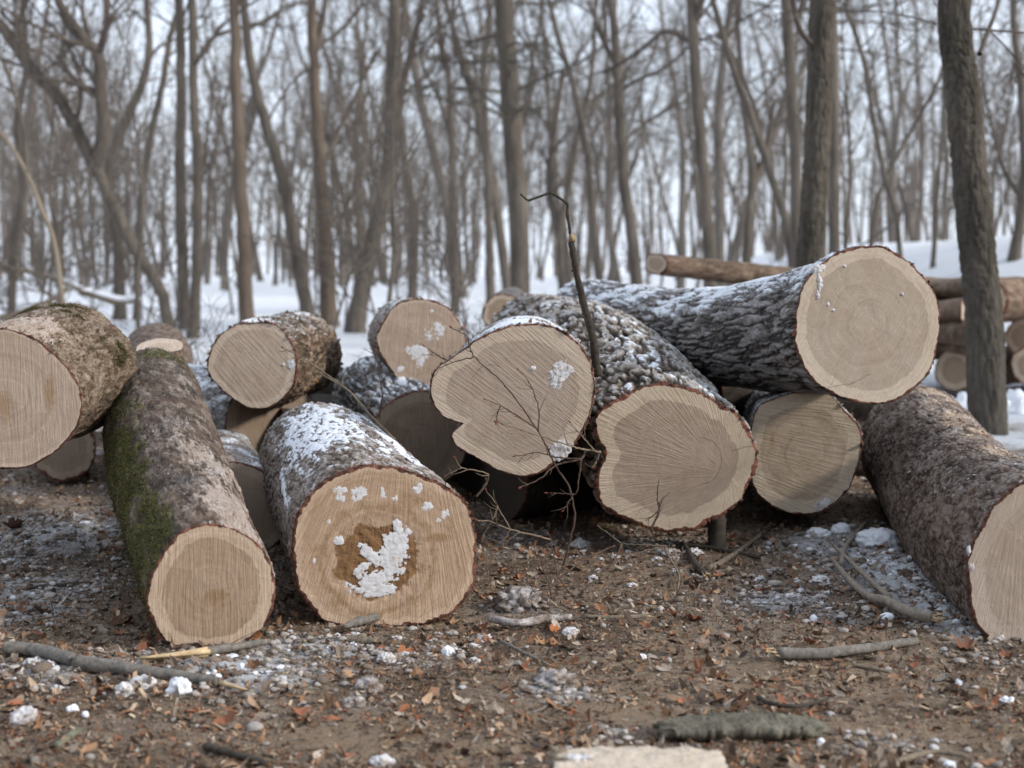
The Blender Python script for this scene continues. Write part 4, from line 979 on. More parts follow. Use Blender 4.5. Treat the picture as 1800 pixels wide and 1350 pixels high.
# the crowded wood behind: a few kinds, copied
def proto(seed, H, r, hmin, nl, lf, mat, tw):
    rg = np.random.default_rng(seed)
    n = 12; p = [np.array([0., 0, -.3])]; d = np.array([rg.normal() * .10, rg.normal() * .06, 1.])
    for j in range(n - 1):
        d = d + rg.normal(size=3) * np.array([.07, .07, 0]); d /= np.linalg.norm(d); p.append(p[-1] + d * H / n)
    path = spline(np.array(p), 40); f = np.linspace(0, 1, 40); rad = r * (1 - f) ** .75 + .015 + .3 * r * np.exp(-f * 40)
    root = empty('bare_tree'); m = MB(); tube(m, path, rad, 9, jit=.03)
    c = MB()
    if rg.random() < .5: # a forked stem
        i = rg.integers(10, 18); grow(c, path[i], np.array([rg.normal() * .5, rg.normal() * .3, 1.]), H * .55, rad[i] * .75, 1, 4, rg, .15, (8, 5, 3), .12)
    limbs(c, path, rad, hmin, nl, rg, 4, lf, (6, 5, 3))
    obj('trunk', m.mesh('trunk', TB[mat], True), root); obj('crown', c.mesh('crown', TB[tw], True), root)
    return root
def dup(root):
    r = root.copy(); col.objects.link(r)
    for ch in root.children:
        c = ch.copy(); col.objects.link(c); c.parent = r
    return r
protos = [proto(200 + i, H, r, hm, nl, lf, mt, tw) for i, (H, r, hm, nl, lf, mt, tw) in enumerate([
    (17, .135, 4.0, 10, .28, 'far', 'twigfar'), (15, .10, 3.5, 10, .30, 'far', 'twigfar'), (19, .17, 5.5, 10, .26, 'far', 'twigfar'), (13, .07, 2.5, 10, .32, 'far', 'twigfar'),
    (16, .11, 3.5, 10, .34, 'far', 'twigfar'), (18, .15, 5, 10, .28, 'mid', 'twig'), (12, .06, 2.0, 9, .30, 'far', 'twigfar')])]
kinds = ['tall grey tree', 'slender grey tree', 'stout grey tree', 'spindly grey tree', 'spreading brown tree', 'tall brown tree', 'slim young tree']
used = [False] * len(protos)
frg = np.random.default_rng(77); placed = []
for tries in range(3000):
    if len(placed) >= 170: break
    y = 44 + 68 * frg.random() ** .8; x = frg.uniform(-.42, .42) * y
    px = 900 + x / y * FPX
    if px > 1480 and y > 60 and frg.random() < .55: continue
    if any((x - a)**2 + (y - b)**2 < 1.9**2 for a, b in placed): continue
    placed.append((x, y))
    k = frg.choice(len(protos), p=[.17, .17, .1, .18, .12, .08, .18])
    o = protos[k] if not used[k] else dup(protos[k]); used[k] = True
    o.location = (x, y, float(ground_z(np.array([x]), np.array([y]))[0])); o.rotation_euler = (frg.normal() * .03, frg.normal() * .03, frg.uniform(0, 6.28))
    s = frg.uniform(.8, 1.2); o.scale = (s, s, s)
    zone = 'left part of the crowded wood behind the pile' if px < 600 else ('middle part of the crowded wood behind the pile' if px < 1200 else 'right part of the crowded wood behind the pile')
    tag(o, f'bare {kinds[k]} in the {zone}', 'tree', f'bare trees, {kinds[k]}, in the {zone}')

# saplings and brush nearer the pile
def sap_proto(seed, H, r):
    rg = np.random.default_rng(seed); c = MB(); root = empty('sapling')
    n = 8; p = [np.array([0., 0, -.1])]; d = np.array([rg.normal() * .12, 0, 1.])
    for j in range(n - 1): d = d + rg.normal(size=3) * .09; d /= np.linalg.norm(d); p.append(p[-1] + d * H / n)
    path = spline(np.array(p), 20); rad = np.linspace(r, .004, 20)
    m = MB(); tube(m, path, rad, 6); limbs(c, path, rad, H * .2, 9, rg, 3, .28, (5, 4, 3))
    obj('trunk', m.mesh('trunk', TB['mid'], True), root); obj('crown', c.mesh('crown', TB['twig'], True), root); return root
sps = [sap_proto(300 + i, H, r) for i, (H, r) in enumerate([(4.5, .028), (3.2, .02), (6, .04), (2.2, .014)])]
su = [False] * 4
for i in range(56):
    y = frg.uniform(19, 48); x = frg.uniform(-.40, .40) * y
    px = 900 + x / y * FPX
    k = int(frg.integers(4)); o = sps[k] if not su[k] else dup(sps[k]); su[k] = True
    o.location = (x, y, float(ground_z(np.array([x]), np.array([y]))[0])); o.rotation_euler = (0, 0, frg.uniform(0, 6.28)); s = frg.uniform(.8, 1.25); o.scale = (s, s, s)
    side = 'left' if px < 700 else ('centre' if px < 1200 else 'right')
    tag(o, f'thin leafless sapling standing in the snow at the {side} of the wood', 'sapling', f'leafless saplings at the {side} of the wood')

for i in range(26):
    y = frg.uniform(9.8, 15); x = frg.uniform(-.37, .12) * y
    if abs(x - .55) < .35: x -= .9
    o = dup(sps[3]); s = frg.uniform(.18, .38); o.scale = (s * 1.8, s * 1.8, s)
    o.location = (x, y, float(ground_z(np.array([x]), np.array([y]))[0])); o.rotation_euler = (frg.normal() * .35, frg.normal() * .35, frg.uniform(0, 6.28))
    tag(o, 'low leafless brush sticking out of the snow just behind the log pile', 'brush', 'low brush just behind the log pile'); o.name = 'brush'
# far woods that read as one mass, with unseen sky-blocking trees merged in
fm = MB()
for i in range(260):
    y = frg.uniform(100, 180); x = frg.uniform(-.45, .40) * y; z0 = float(ground_z(np.array([x]), np.array([y]))[0])
    H = frg.uniform(9, 17); b = np.array([x, y, z0 - .3]); t = np.array([x + frg.normal() * .8, y, z0 + H])
    p = spline([b, (b + t) / 2 + frg.normal(size=3) * .3, t], 7); tube(fm, p, np.linspace(frg.uniform(.09, .2), .03, 7), 5, cap=False)
    for j in range(4):
        f = frg.uniform(.25, .95); q = b + (t - b) * f; d = np.array([frg.normal(), frg.normal() * .4, abs(frg.normal()) * .8 + .4])
        grow(fm, q, d, frg.uniform(1.5, 4), .04, 2, 4, frg, .08, (5, 4, 4))
for i in range(150):  # unseen trees added around the camera to block low sky light
    az = frg.uniform(24, 336); r_ = frg.uniform(15, 48)
    if abs(az - 112) < 20: continue
    if (az < 60 or az > 300) and r_ * math.cos(math.radians(az)) > 4: continue
    x = r_ * math.sin(math.radians(az)); y = r_ * math.cos(math.radians(az)); z0 = float(ground_z(np.array([x]), np.array([y]))[0])
    H = frg.uniform(11, 18); b = np.array([x, y, z0 - .3]); t = np.array([x + frg.normal(), y + frg.normal(), z0 + H]); p = spline([b, (b + t) / 2 + frg.normal(size=3) * .4, t], 8)
    tube(fm, p, np.linspace(frg.uniform(.14, .30), .04, 8), 6, cap=False)
    for j in range(10):
        f = frg.uniform(.2, .97); q = b + (t - b) * f; d = np.array([frg.normal(), frg.normal(), abs(frg.normal()) * .6 + .3]); grow(fm, q, d, frg.uniform(2, 5), .07, 1, 3, frg, .08, (5, 4, 3))
fo = obj('far_woods_and_blockers', fm.mesh('far_woods_and_blockers', TB['twigfar'], True)); tag(fo, 'far wood of bare trees reading as one grey mass, with unseen sky-blocking trees added', 'woods', None, 'stuff')

# fallen branches in the left background
def stick_obj(name, label, cat, paths, mat, group=None, k=9, part=None, jit=.05, tips=None):
    """paths: list of (points, radii); one mesh thing, or root with parts"""
    allp = np.concatenate([np.asarray(p[0]) for p in paths]); org = allp.mean(0); org[2] = allp[:, 2].min()
    m = MB()
    for pts, rr in paths:
        n = max(10, len(pts) * 7); sp = spline(np.array(pts), n); rad = np.interp(np.linspace(0, 1, n), np.linspace(0, 1, len(rr)), rr)
        amp = rad.mean() * .12
        sp = sp + amp * np.stack([pnoise(np.arange(n) * .35 + s_, 1.7 + len(label), 3.3) for s_ in (0, 40, 80)], -1)
        tube(m, sp, rad, k, jit=jit)
    if tips is None:
        o = obj(name, m.mesh(name, M[mat], True, org), None, org); tag(o, label, cat, group); return o
    root = empty(name, org); obj('stem', m.mesh('stem', M[mat], True, org), root)
    for tp, nm, tm in tips:
        mt = MB()
        for pts, rr in tp: tube(mt, spline(np.array(pts), 6), np.interp(np.linspace(0, 1, 6), np.linspace(0, 1, len(rr)), rr), 5)
        obj(nm, mt.mesh(nm, M[tm], True, org), root)
    tag(root, label, cat, group); return root

for i, (lab, pts, w) in enumerate([
    ('dark fallen branch lying in the far left background', [(0,560),(50,545),(105,520),(120,500)], .05),
    ('snow-capped fallen branch in the left background', [(140,512),(170,520),(210,530),(245,528)], .06),
    ('tangled dead limb at the far left behind the thick log', [(0,470),(60,480),(120,500),(200,535)], .04)]):
    pp = [P(x, y, 21 + i) for x, y in pts]
    br = stick_obj('fallen_branch', lab, 'branch', [(pp, [w, w * .5])], 'stick_brown', tips=[])
    c = MB(); rg = np.random.default_rng(500 + i)
    for j in range(8): 
        q = spline(np.array(pp), 20)[rg.integers(2, 18)]; grow(c, q, rg.normal(size=3) * np.array([1, 1, .5]) + np.array([0, 0, .3]), rg.uniform(.5, 1.4), .012, 2, 4, rg, 0.0)
    obj('twigs', c.mesh('twigs', TB['twig'], True, np.array(br.location)), br)
    if i == 1:
        s = MB(); sp = spline(np.array(pp), 24); tube(s, sp + np.array([0, 0, .045]), .035 + .02 * rg.random(24), 8)
        obj('snow_cap', s.mesh('snow_cap', M['snow'], True, np.array(br.location)), br)

# ------------------------------------------------------------------ sticks on the ground
def gp(px, py, r): # point of a stick of radius r lying on the ground
    p = G(px, py, r * .8); return p
def pxr(w, py): return w / 2 * G(900, py)[1] / FPX
def gpath(pts, w0, w1): 
    ry = pts[0][1]; r0, r1 = pxr(w0, ry), pxr(w1, ry)
    n = len(pts); return [gp(x, y, r0 + (r1 - r0) * i / max(n - 1, 1)) for i, (x, y) in enumerate(pts)], list(np.linspace(r0, r1, n))
def splint(base, direction, n, length, spread, r, rg):
    out = []; d = np.array(direction, float); d /= np.linalg.norm(d)
    for i in range(n):
        b = np.array(base) + rg.normal(size=3) * spread; e = b + (d + rg.normal(size=3) * .22) * length * rg.uniform(.4, 1.1)
        out.append(([b, (b + e) / 2, e], [r, r * .8, r * .2]))
    return out
srg = np.random.default_rng(31)
pa, ra = gpath([(10,1143),(50,1145),(90,1153),(132,1166)], 24, 24)
for p in pa: p[2] += .008
stick_obj('branch', 'short grey broken branch at the lower left edge, ending in a knot', 'branch', [(pa, ra)], 'stick_grey', tips=[(splint(pa[-1], pa[-1] - pa[-2], 8, .03, .008, .004, srg), 'broken_end', 'splinter')])
pa, ra = gpath([(136,1168),(187,1175),(250,1184),(317,1193),(386,1204)], 29, 17)
for p in pa: p[2] += .008
stick_obj('branch', 'long grey branch on the ground below the mossy log, with a thin torn tip', 'branch', [(pa, ra)], 'stick_grey', tips=[([([pa[-1], G(420, 1209, .02), G(447, 1215, .012)], [.009, .005, .001])], 'torn_tip', 'split')])
pa, ra = gpath([(355,1158),(400,1151),(430,1146),(462,1140)], 17, 12)
pb, rb = gpath([(245,1169),(285,1166),(325,1162),(366,1157)], 6, 21)
for p in pa + pb: p[2] += .022
stick_obj('branch', 'branch with one half split to pale yellow wood, touching the mossy log\'s face', 'branch', [(pa, ra)], 'stick_grey', tips=[([(pb, rb), ([p + np.array([.01, -.012, .004]) for p in pb], [x * .45 for x in rb])], 'split_wood', 'split')])
pa, ra = gpath([(1640,1097),(1600,1087),(1560,1067),(1533,1060),(1500,1037),(1477,1010),(1466,995)], 23, 9)
for p in pa: p[2] += .022
pb, rb = gpath([(1562,1066),(1527,1033),(1490,997),(1465,972)], 12, 8)
pc, rc = gpath([(1478,1006),(1487,973),(1520,932)], 9, 8)
for p in pb + pc: p[2] += .035
stick_obj('branch', 'forked grey branch on the snow beside the reddish-brown log', 'branch', [(pa, ra), (pb, rb), (pc, rc)], 'stick_tan', tips=[(splint(pa[0], pa[0] - pa[1], 16, .045, .008, .004, srg), 'frayed_end', 'splinter')])
pa, ra = gpath([(1367,1153),(1450,1152),(1533,1142),(1610,1131)], 23, 15)
for p in pa: p[2] += .008
stick_obj('branch', 'straight grey stick with pale specks lying in front of the forked branch', 'branch', [(pa, ra)], 'stick_grey', tips=[(splint(pa[0], pa[0] - pa[1], 7, .03, .008, .004, srg), 'broken_end', 'splinter')])
pa, ra = gpath([(1333,1247),(1353,1257),(1400,1263),(1455,1250)], 10, 6)
for p in pa: p[2] += .035
stick_obj('stick', 'thin dark curved stick resting on the lichen-grey bark slab', 'stick', [(pa, ra)], 'stick_dark')
pa, ra = gpath([(1246,1001),(1287,977),(1347,933)], 13, 8)
stick_obj('stick', 'straight brown stick leaning into the shade under the cream-faced log', 'stick', [(pa, ra)], 'stick_brown')
pa, ra = gpath([(1200,955),(1209,968),(1224,995),(1240,1010)], 9, 13)
stick_obj('stick', 'bent dark stick with a frayed pale end below the rough-barked log', 'stick', [(pa, ra)], 'stick_dark', tips=[(splint(pa[-1], pa[-1] - pa[-2], 10, .05, .006, .004, srg), 'frayed_end', 'split')])
pa, ra = gpath([(1200,958),(1260,965),(1335,980)], 9, 7)
stick_obj('stick', 'dark stick lying crosswise in the shade below the rough-barked log', 'stick', [(pa, ra)], 'stick_dark')
pa, ra = gpath([(1030,1084),(1080,1086),(1137,1083)], 8, 9)
stick_obj('stick', 'short pale brown stick lying level at mid ground', 'stick', [(pa, ra)], 'stick_brown', tips=[(splint(pa[-1], pa[-1] - pa[-2], 5, .025, .003, .003, srg), 'broken_end', 'splinter')])
pa, ra = gpath([(880,1127),(920,1147),(963,1168)], 7, 5)
stick_obj('stick', 'thin straight twig pointing to the viewer in front of the snow-topped log', 'stick', [(pa, ra)], 'stick_grey')
pa, ra = gpath([(883,1263),(950,1247),(985,1220),(993,1200)], 5, 4)
stick_obj('stick', 'thin curved twig in the foreground dirt', 'stick', [(pa, ra)], 'stick_grey')
pa, ra = gpath([(362,1312),(410,1325),(470,1343)], 17, 13)
stick_obj('stick', 'blurred dark stick at the bottom left of the foreground', 'stick', [(pa, ra)], 'stick_dark')
pa, ra = gpath([(98,1314),(115,1300),(140,1284)], 17, 15)
stick_obj('stick', 'blurred short grey-green stick in the lower left corner', 'stick', [(pa, ra)], 'stick_lichen')
pa, ra = gpath([(604,1112),(630,1103),(664,1094)], 14, 15)
for p in pa: p[2] += .02
stick_obj('bark_chunk', 'grey bark chunk leaning on the foot of the snow-topped log', 'bark', [(pa, [ra[0] * .6, ra[0] * 1.2, ra[0]])], 'stick_grey', jit=.12)
pa, ra = gpath([(608,1124),(635,1126),(662,1129)], 17, 15)
stick_obj('bark_chunk', 'brown bark chunk on the ground under the leaning grey chunk', 'bark', [(pa, ra)], 'stick_brown', jit=.12)
pa, ra = gpath([(30,1040),(70,1032),(150,1026)], 7, 8)
stick_obj('stick', 'dark stick in the shade left of the mossy log', 'stick', [(pa, ra)], 'stick_dark')
pa, ra = gpath([(1500,1169),(1530,1174),(1565,1182)], 7, 5)
stick_obj('stick', 'small bent twig just in front of the straight speckled stick', 'stick', [(pa, ra)], 'stick_brown')
pa, ra = gpath([(1570,1342),(1640,1322),(1700,1330)], 12, 8)
stick_obj('stick', 'blurred brown root-like stick at the bottom right', 'stick', [(pa, ra)], 'stick_brown')
pa, ra = gpath([(860,1092),(910,1100),(960,1092),(1005,1090)], 15, 13)
for p in pa: p[2] += .01
stick_obj('stick', 'frost-covered stick lying at the foot of the frosted soil clod', 'stick', [(pa, ra)], 'snow_dirty' if False else 'frost', jit=.1)

# bark slab and foreground billet
def slab(name, label, cat, c0, c1, wd, th, mat, curve=.6, base=(0, 0), n=110, k=36, rag=.012, rough=.9, taper=1.0):
    a, b = np.array(c0), np.array(c1); ax = (b - a); L = np.linalg.norm(ax); ax /= L
    sd = np.cross(ax, [0, 0, 1.]); sd /= np.linalg.norm(sd); up = np.cross(sd, ax)
    s = np.linspace(0, 1, n)[:, None]; t = np.linspace(-1, 1, k)[None]
    wv = wd * (1 - .35 * taper * np.abs(2 * s - 1) ** 3) * (1 + .45 * fbm(s * 5, 3.3 + t * 1.5, 1.1, 4, .6))
    top = (curve * wd * (1 - t**2) + th) * (1 - .55 * taper * np.abs(2 * s - 1) ** 4) + rough * min(th, .025) * fbm(s * L / .06, t * wd / .05, 2.0, 6, .75) + .013 * rough * np.abs(fbm(s * L / .02, t * wd / .012, 5.0, 3))
    bot = curve * wd * (1 - t**2) * .8 + .0 * s
    e = rag * fbm(t * 4, s * 0 + 7.0, .4, 3)
    def V(h): return a + ax * (s * L + e * np.where(s > .5, 1, -1) * (np.abs(2 * s - 1) > .9))[..., None] + sd * (t * wv / 2 * 2)[..., None] * .5 + up * h[..., None]
    Vt, Vb = V(top * np.ones_like(t * s)), V(bot * np.ones_like(t * s))
    i = (np.arange(n - 1)[:, None] * k + np.arange(k - 1)[None]).ravel(); q = np.stack([i, i + 1, i + 1 + k, i + k], -1)
    o = n * k; r1 = np.arange(n - 1) * k; e0 = np.stack([r1, r1 + k, r1 + k + o, r1 + o], -1); r2 = r1 + k - 1; e1 = np.stack([r2 + o, r2 + k + o, r2 + k, r2], -1)
    c_ = np.arange(k - 1); f0 = np.stack([c_ + o, c_ + 1 + o, c_ + 1, c_], -1); l = (n - 1) * k + c_; f1 = np.stack([l, l + 1, l + 1 + o, l + o], -1)
    Q = np.concatenate([q, q[:, ::-1] + o, e0, e1, f0, f1]); org = (a + b) / 2
    ob = obj(name, np_mesh(name, np.concatenate([Vt.reshape(-1, 3), Vb.reshape(-1, 3)]) - org, Q, None, M[mat], True), None, org)
    tag(ob, label, cat); return ob
slab('bark_slab', 'curved slab of lichen-grey bark lying under the thin dark stick', 'bark', G(1165, 1290, .012), G(1440, 1286, .012), .12, .028, 'slab', .14, rag=.07)
c0, c1 = G(975, 1400, 0), G(1272, 1402, 0)
bsn = np.random.default_rng(12)
bil = slab('split_billet', 'blurred pale split wood billet at the bottom edge of the foreground', 'billet', c0, c1, .17, .092, 'billet', .03, rough=.5, taper=.12)
ends = MB(); erg = np.random.default_rng(5)
for i in range(26):
    b = c0 + np.array([erg.uniform(-.01, .05), erg.uniform(-.05, .06), erg.uniform(.02, .10)]); tube(ends, [b, b + np.array([erg.uniform(-.05, .01), erg.normal() * .01, erg.uniform(-.01, .03)])], [.010, .004], 5)
bo = obj('broken_end', ends.mesh('broken_end', M['stick_brown'], True, np.array(bil.location)), bil)
for i in range(2):
    V = I4 * (1 + .8 * fbm(I4[:, 0] * 1.8 + i * 3, I4[:, 1] * 1.8, I4[:, 2] * 1.8, 4)[:, None]) * np.array([.028, .022, .011]) * bsn.uniform(.6, 1.3)
    p_ = np.array([c0[0] + .03 + .05 * i + bsn.uniform(-.02, .02), c0[1] + bsn.uniform(-.02, .03), .098]) - np.array(bil.location)
    obj('snow_patch', np_mesh('snow_patch', V + p_, None, F4, M['snow_dirty'], True), bil)
wb0, wb1 = P(1262, 945, 6.35), P(1262, 905, 6.35)
stick_obj('wood_block', 'short upright wood block in the shade under the rough-barked log', 'block', [([np.array([wb0[0], 6.4, -.02]), np.array([wb0[0], 6.4, .16])], [.045, .04])], 'stick_dark', k=7)

# ------------------------------------------------------------------ standing twigs
def twig(label, strands, mat='twig', w=3.4, buds=True, name='twig', group=None):
    """strands: list of pixel polylines with depth ((px,py,Y),...)"""
    pl = [[P(*p) for p in st] for st in strands]; allp = np.concatenate([np.array(x) for x in pl]); org = allp[np.argmin(allp[:, 2])].copy()
    root = empty(name, org); m = MB(); rg = np.random.default_rng(len(label))
    for i, (st, ps) in enumerate(zip(strands, pl)):
        ps = np.array(ps); n = max(8, 6 * len(ps)); seg = np.linspace(0, len(ps) - 1, n); i0 = np.minimum(seg.astype(int), len(ps) - 2); f = (seg - i0)[:, None]
        lin = ps[i0] * (1 - f) + ps[i0 + 1] * f; sp = .5 * lin + .5 * spline(ps, n)
        sp = sp + .0012 * rg.normal(size=sp.shape)
        r = w * .5 * ps[0][1] / FPX * (1.0 if i == 0 else .72)
        rr = np.linspace(r, r * .38, n); rr[::6] *= 1.25
        tube(m, sp, rr, 6)
        for j in range(3 if len(ps) > 2 else 1):
            i2 = int(rg.integers(n // 4, n - 2)); tt_ = sp[i2 + 1] - sp[i2]; tt_ /= np.linalg.norm(tt_) + 1e-9; d2 = rg.normal(size=3) * np.array([1, .4, 1]); d2 -= d2.dot(tt_) * tt_; d2 /= np.linalg.norm(d2)
            d2 = tt_ * .8 + d2 * .8; l2 = rg.uniform(.02, .08); kk_ = sp[i2] + d2 * l2 * .5 + rg.normal(size=3) * l2 * .08
            tube(m, [sp[i2], kk_, sp[i2] + d2 * l2 + np.array([0, 0, l2 * .15])], [r * .45, r * .36, r * .22], 5)
        if buds:
            t = sp[-1] - sp[-2]; t /= np.linalg.norm(t) + 1e-9
            bd = MB(); tube(bd, [sp[-1] - t * .004, sp[-1] + t * .003, sp[-1] + t * .012], [r * .6, r * 1.05, r * .25], 6); obj('bud', bd.mesh('bud', M['bud'], True, org), root)
            for j in range(2):
                q = sp[rg.integers(n // 3, n - 2)]; d = rg.normal(size=3); d /= np.linalg.norm(d)
                tube(m, [q, q + d * .005, q + d * .009], [r * .5, r * .7, r * .2], 5)
    obj('stem', m.mesh('stem', M[mat], True, org), root)
    tag(root, label, 'twig', group)
    return root
def D(pts, Y0, Y1=None):
    Y1 = Y0 if Y1 is None else Y1; n = len(pts)
    return [(x, y, Y0 + (Y1 - Y0) * i / max(n - 1, 1)) for i, (x, y) in enumerate(pts)]
twig('tall branching twig standing in front of the heart-shaped log face', [
    D([(990,996),(1000,957),(1011,905),(1000,855),(972,811),(962,786),(948,761),(912,708),(876,665),(834,628),(827,612),(820,590),(793,576)], 6.0, 5.8),
    D([(834,628),(802,635),(766,649)], 5.82), D([(946,758),(948,722),(937,686),(923,661),(910,649)], 5.86), D([(940,752),(908,729),(880,713),(853,702)], 5.86), D([(880,713),(874,728),(872,744)], 5.86)], w=4.2)
twig('twig with red buds reaching left from the side of the rough-barked log', [
    D([(1056,795),(1020,789),(997,782),(933,761),(872,741)], 5.95, 5.75), D([(1046,793),(1022,766),(1003,743)], 5.92), D([(1054,795),(1048,812),(1042,820)], 5.95)], 'twig_pale', w=4.6)
twig('dark forked twig hanging in the gap below the heart-shaped log', [
    D([(1030,790),(1022,807),(976,818),(948,843),(914,857)], 5.95, 5.85), D([(1022,807),(976,804),(948,795),(905,802)], 5.9), D([(1022,807),(1018,840),(1013,868),(985,867),(960,866)], 5.9), D([(1008,868),(998,885),(990,898)], 5.9)], w=4.6)
twig('low branching twig on the ground below the rough-barked log', [
    D([(1191,1045),(1193,1010),(1180,985),(1165,961),(1125,958),(1093,955),(1070,938),(1051,925)], 5.5, 5.9), D([(1093,955),(1080,985),(1062,1000),(1049,1020)], 5.8), D([(1165,961),(1130,970),(1098,977)], 5.8), D([(1093,955),(1092,970)], 5.8)], 'twig_pale', w=4.2)
twig('sprawling twig with side shoots in the shade right of the snow-topped log', [
    D([(968,948),(935,940),(897,931),(862,917),(838,915)], 5.9, 5.6), D([(897,931),(875,890),(854,861)], 5.75), D([(897,931),(888,945),(878,962)], 5.7), D([(912,936),(890,952),(872,965)], 5.7), D([(875,890),(866,915),(845,945)], 5.7)], 'twig_pale', w=4.2)
twig('small forked twig beside the upper right rim of the snow-topped log', [
    D([(838,873),(856,847),(857,832),(811,822),(799,804)], 5.6, 5.5), D([(811,822),(783,837)], 5.5)], 'twig_pale', w=3.8)
twig('short dark twig standing against the lower part of the rough-barked log\'s face', [
    D([(1144,932),(1159,899),(1155,876),(1158,843)], 6.02), D([(1157,899),(1146,908),(1136,915)], 6.0)], w=4.6, buds=False)
twig('long slanting twig above the snow-topped log, in front of the perched logs', [
    D([(694,773),(658,737),(614,688),(571,656),(530,628),(496,611)], 6.15, 6.9), D([(614,688),(570,660),(530,640)], 6.5, 6.8)], 'twig_pale', w=4.6)
twig('thin upright twig hanging in front of the perched log with snow splats', [D([(666,735),(672,696),(669,673),(661,616)], 7.2), D([(661,616),(660,640)], 7.2)], w=3.6)
twig('thin twig lying across the right side of the snow-splat face', [D([(793,640),(770,625),(745,607)], 7.0)], w=3.2)
twig('bushy ground twig with red tips in front of the dark gap', [
    D([(970,1052),(968,1035),(983,1017),(1029,983),(1055,970),(1078,960)], 5.15, 5.4), D([(981,1017),(973,975),(965,939)], 5.2), D([(968,1035),(950,1037),(934,1041)], 5.15), D([(983,1017),(1000,1040),(1015,1062)], 5.15), D([(968,1035),(955,1000),(950,980)], 5.2)], 'twig', w=4.4)
twig('twin thin twigs rising from the ground left of the forked branch', [D([(1191,1045),(1200,1020),(1185,985),(1168,962)], 5.45), D([(1190,1045),(1175,1000),(1140,962)], 5.5)], 'twig_pale', w=3.4)

# broken upright stick
st = [P(1050, 660, 6.35), P(1043, 601, 6.3), P(1029, 545, 6.25), P(1015, 489, 6.2), P(1004, 425, 6.15)]
org = np.array(st[0]); stk = empty('broken_stick', org)
m = MB(); sp = spline(np.array(st), 40); tube(m, sp + .0012 * rng.normal(size=sp.shape), np.linspace(.0195, .0135, 40) * (1 + .05 * rng.normal(size=40)), 12, jit=.03)
for q in (10, 18, 24, 31): tube(m, [sp[q], sp[q] + np.array([rng.choice([-1, 1]) * .022, -.004, .006])], [.006, .004], 6)
obj('stem', m.mesh('stem', M['stick_dark'], True, org), stk)
m = MB()
for pts, rr in splint(sp[-1], [0, 0, 1], 34, .035, .007, .003, np.random.default_rng(9)): tube(m, pts, rr, 4)
obj('splintered_top', m.mesh('splintered_top', M['splinter'], True, org), stk)
m = MB(); z = [P(*p, 6.15) for p in [(1004,428),(1003,410),(997,376),(998,358),(969,338),(928,353),(915,341)]]
zz = np.array(z); n = 36; seg = np.linspace(0, 6, n); i0 = np.minimum(seg.astype(int), 5); f = (seg - i0)[:, None]; zp = zz[i0] * (1 - f) + zz[i0 + 1] * f
tube(m, zp, np.linspace(.0075, .0042, n) * (1 + .35 * (np.abs(seg - np.round(seg)) < .12)), 7)
obj('zigzag_tip', m.mesh('zigzag_tip', M['stick_dark'], True, org), stk)
tag(stk, 'upright broken stick with a zigzag tip, sticking up between the central logs', 'stick')

# ------------------------------------------------------------------ litter
def scatter(n, rg, xr=(-2.3, 2.4), yr=(3.1, 9.6), power=1.35):
    y = yr[0] + (yr[1] - yr[0]) * rg.random(n) ** power; x = rg.uniform(-1, 1, n) * (.40 * y + .15)
    return x, y
PAL = np.array([(.22, .115, .062), (.29, .17, .10), (.13, .08, .052), (.34, .235, .155), (.19, .145, .11), (.09, .062, .045), (.27, .215, .17), (.24, .10, .055), (.16, .12, .095), (.36, .30, .24)])
def litter_leaves(n, smin, smax, rg, seed):
    x, y = scatter(n, rg)
    keep = fbm(x / .45, y / .45, 31.0 + seed, 3) + .55 * rg.random(n) - .30 * ground_track(x, y) - .4 * sstep(.38, .55, ground_snow(x, y)) > .02; x, y = x[keep], y[keep]; n = len(x)
    z = ground_z(x, y); s = rg.uniform(smin, smax, n) * (.6 + .8 * rg.random(n))
    yaw = rg.uniform(0, 2 * PI, n); pit = rg.normal(0, .5, n); rol = rg.normal(0, .5, n)
    base = np.array([(-1, -.32, 0), (-.2, -.55, 0), (.75, -.30, 0), (1.1, .05, 0), (.55, .40, 0), (-.35, .50, 0), (-1.05, .2, 0), (0, 0, 0)])
    V = np.broadcast_to(base, (n, 8, 3)).copy(); V[:, :7, :2] *= (1 + .28 * rg.normal(size=(n, 7, 1)))
    V[:, :, 2] = (V[:, :, 1]**2) * rg.uniform(-.2, 1.0, (n, 1)) + (V[:, :, 0]**2) * rg.uniform(-.3, .6, (n, 1)) + .08 * rg.normal(size=(n, 8))
    V *= s[:, None, None]
    cy, sy = np.cos(yaw), np.sin(yaw); cp, sp_ = np.cos(pit), np.sin(pit); cr, sr = np.cos(rol), np.sin(rol)
    a, b, c = V[..., 0], V[..., 1], V[..., 2]
    b, c = b * cr[:, None] - c * sr[:, None], b * sr[:, None] + c * cr[:, None]
    a, c = a * cp[:, None] - c * sp_[:, None], a * sp_[:, None] + c * cp[:, None]
    a, b = a * cy[:, None] - b * sy[:, None], a * sy[:, None] + b * cy[:, None]
    lift = -c.min(1) * .6
    W = np.stack([a + x[:, None], b + y[:, None], c + (z + lift + .001)[:, None]], -1)
    T = np.array([(k, (k + 1) % 7, 7) for k in range(7)]); T = (T[None] + (np.arange(n) * 8)[:, None, None]).reshape(-1, 3)
    C = PAL[rg.integers(0, len(PAL), n)] * rg.uniform(.6, 1.25, (n, 1)); C = np.repeat(C, 8, 0)
    return W.reshape(-1, 3), T, C
lr = np.random.default_rng(91)
Va, Ta, Ca = litter_leaves(19000, .006, .021, lr, 0); Vb, Tb, Cb = litter_leaves(92000, .002, .008, lr, 5)
ll = obj('leaf_litter', np_mesh('leaf_litter', np.concatenate([Va, Vb]), None, np.concatenate([Ta, Tb + len(Va)]), M['litter'], False, cattrs={'col': np.concatenate([Ca, Cb])}))
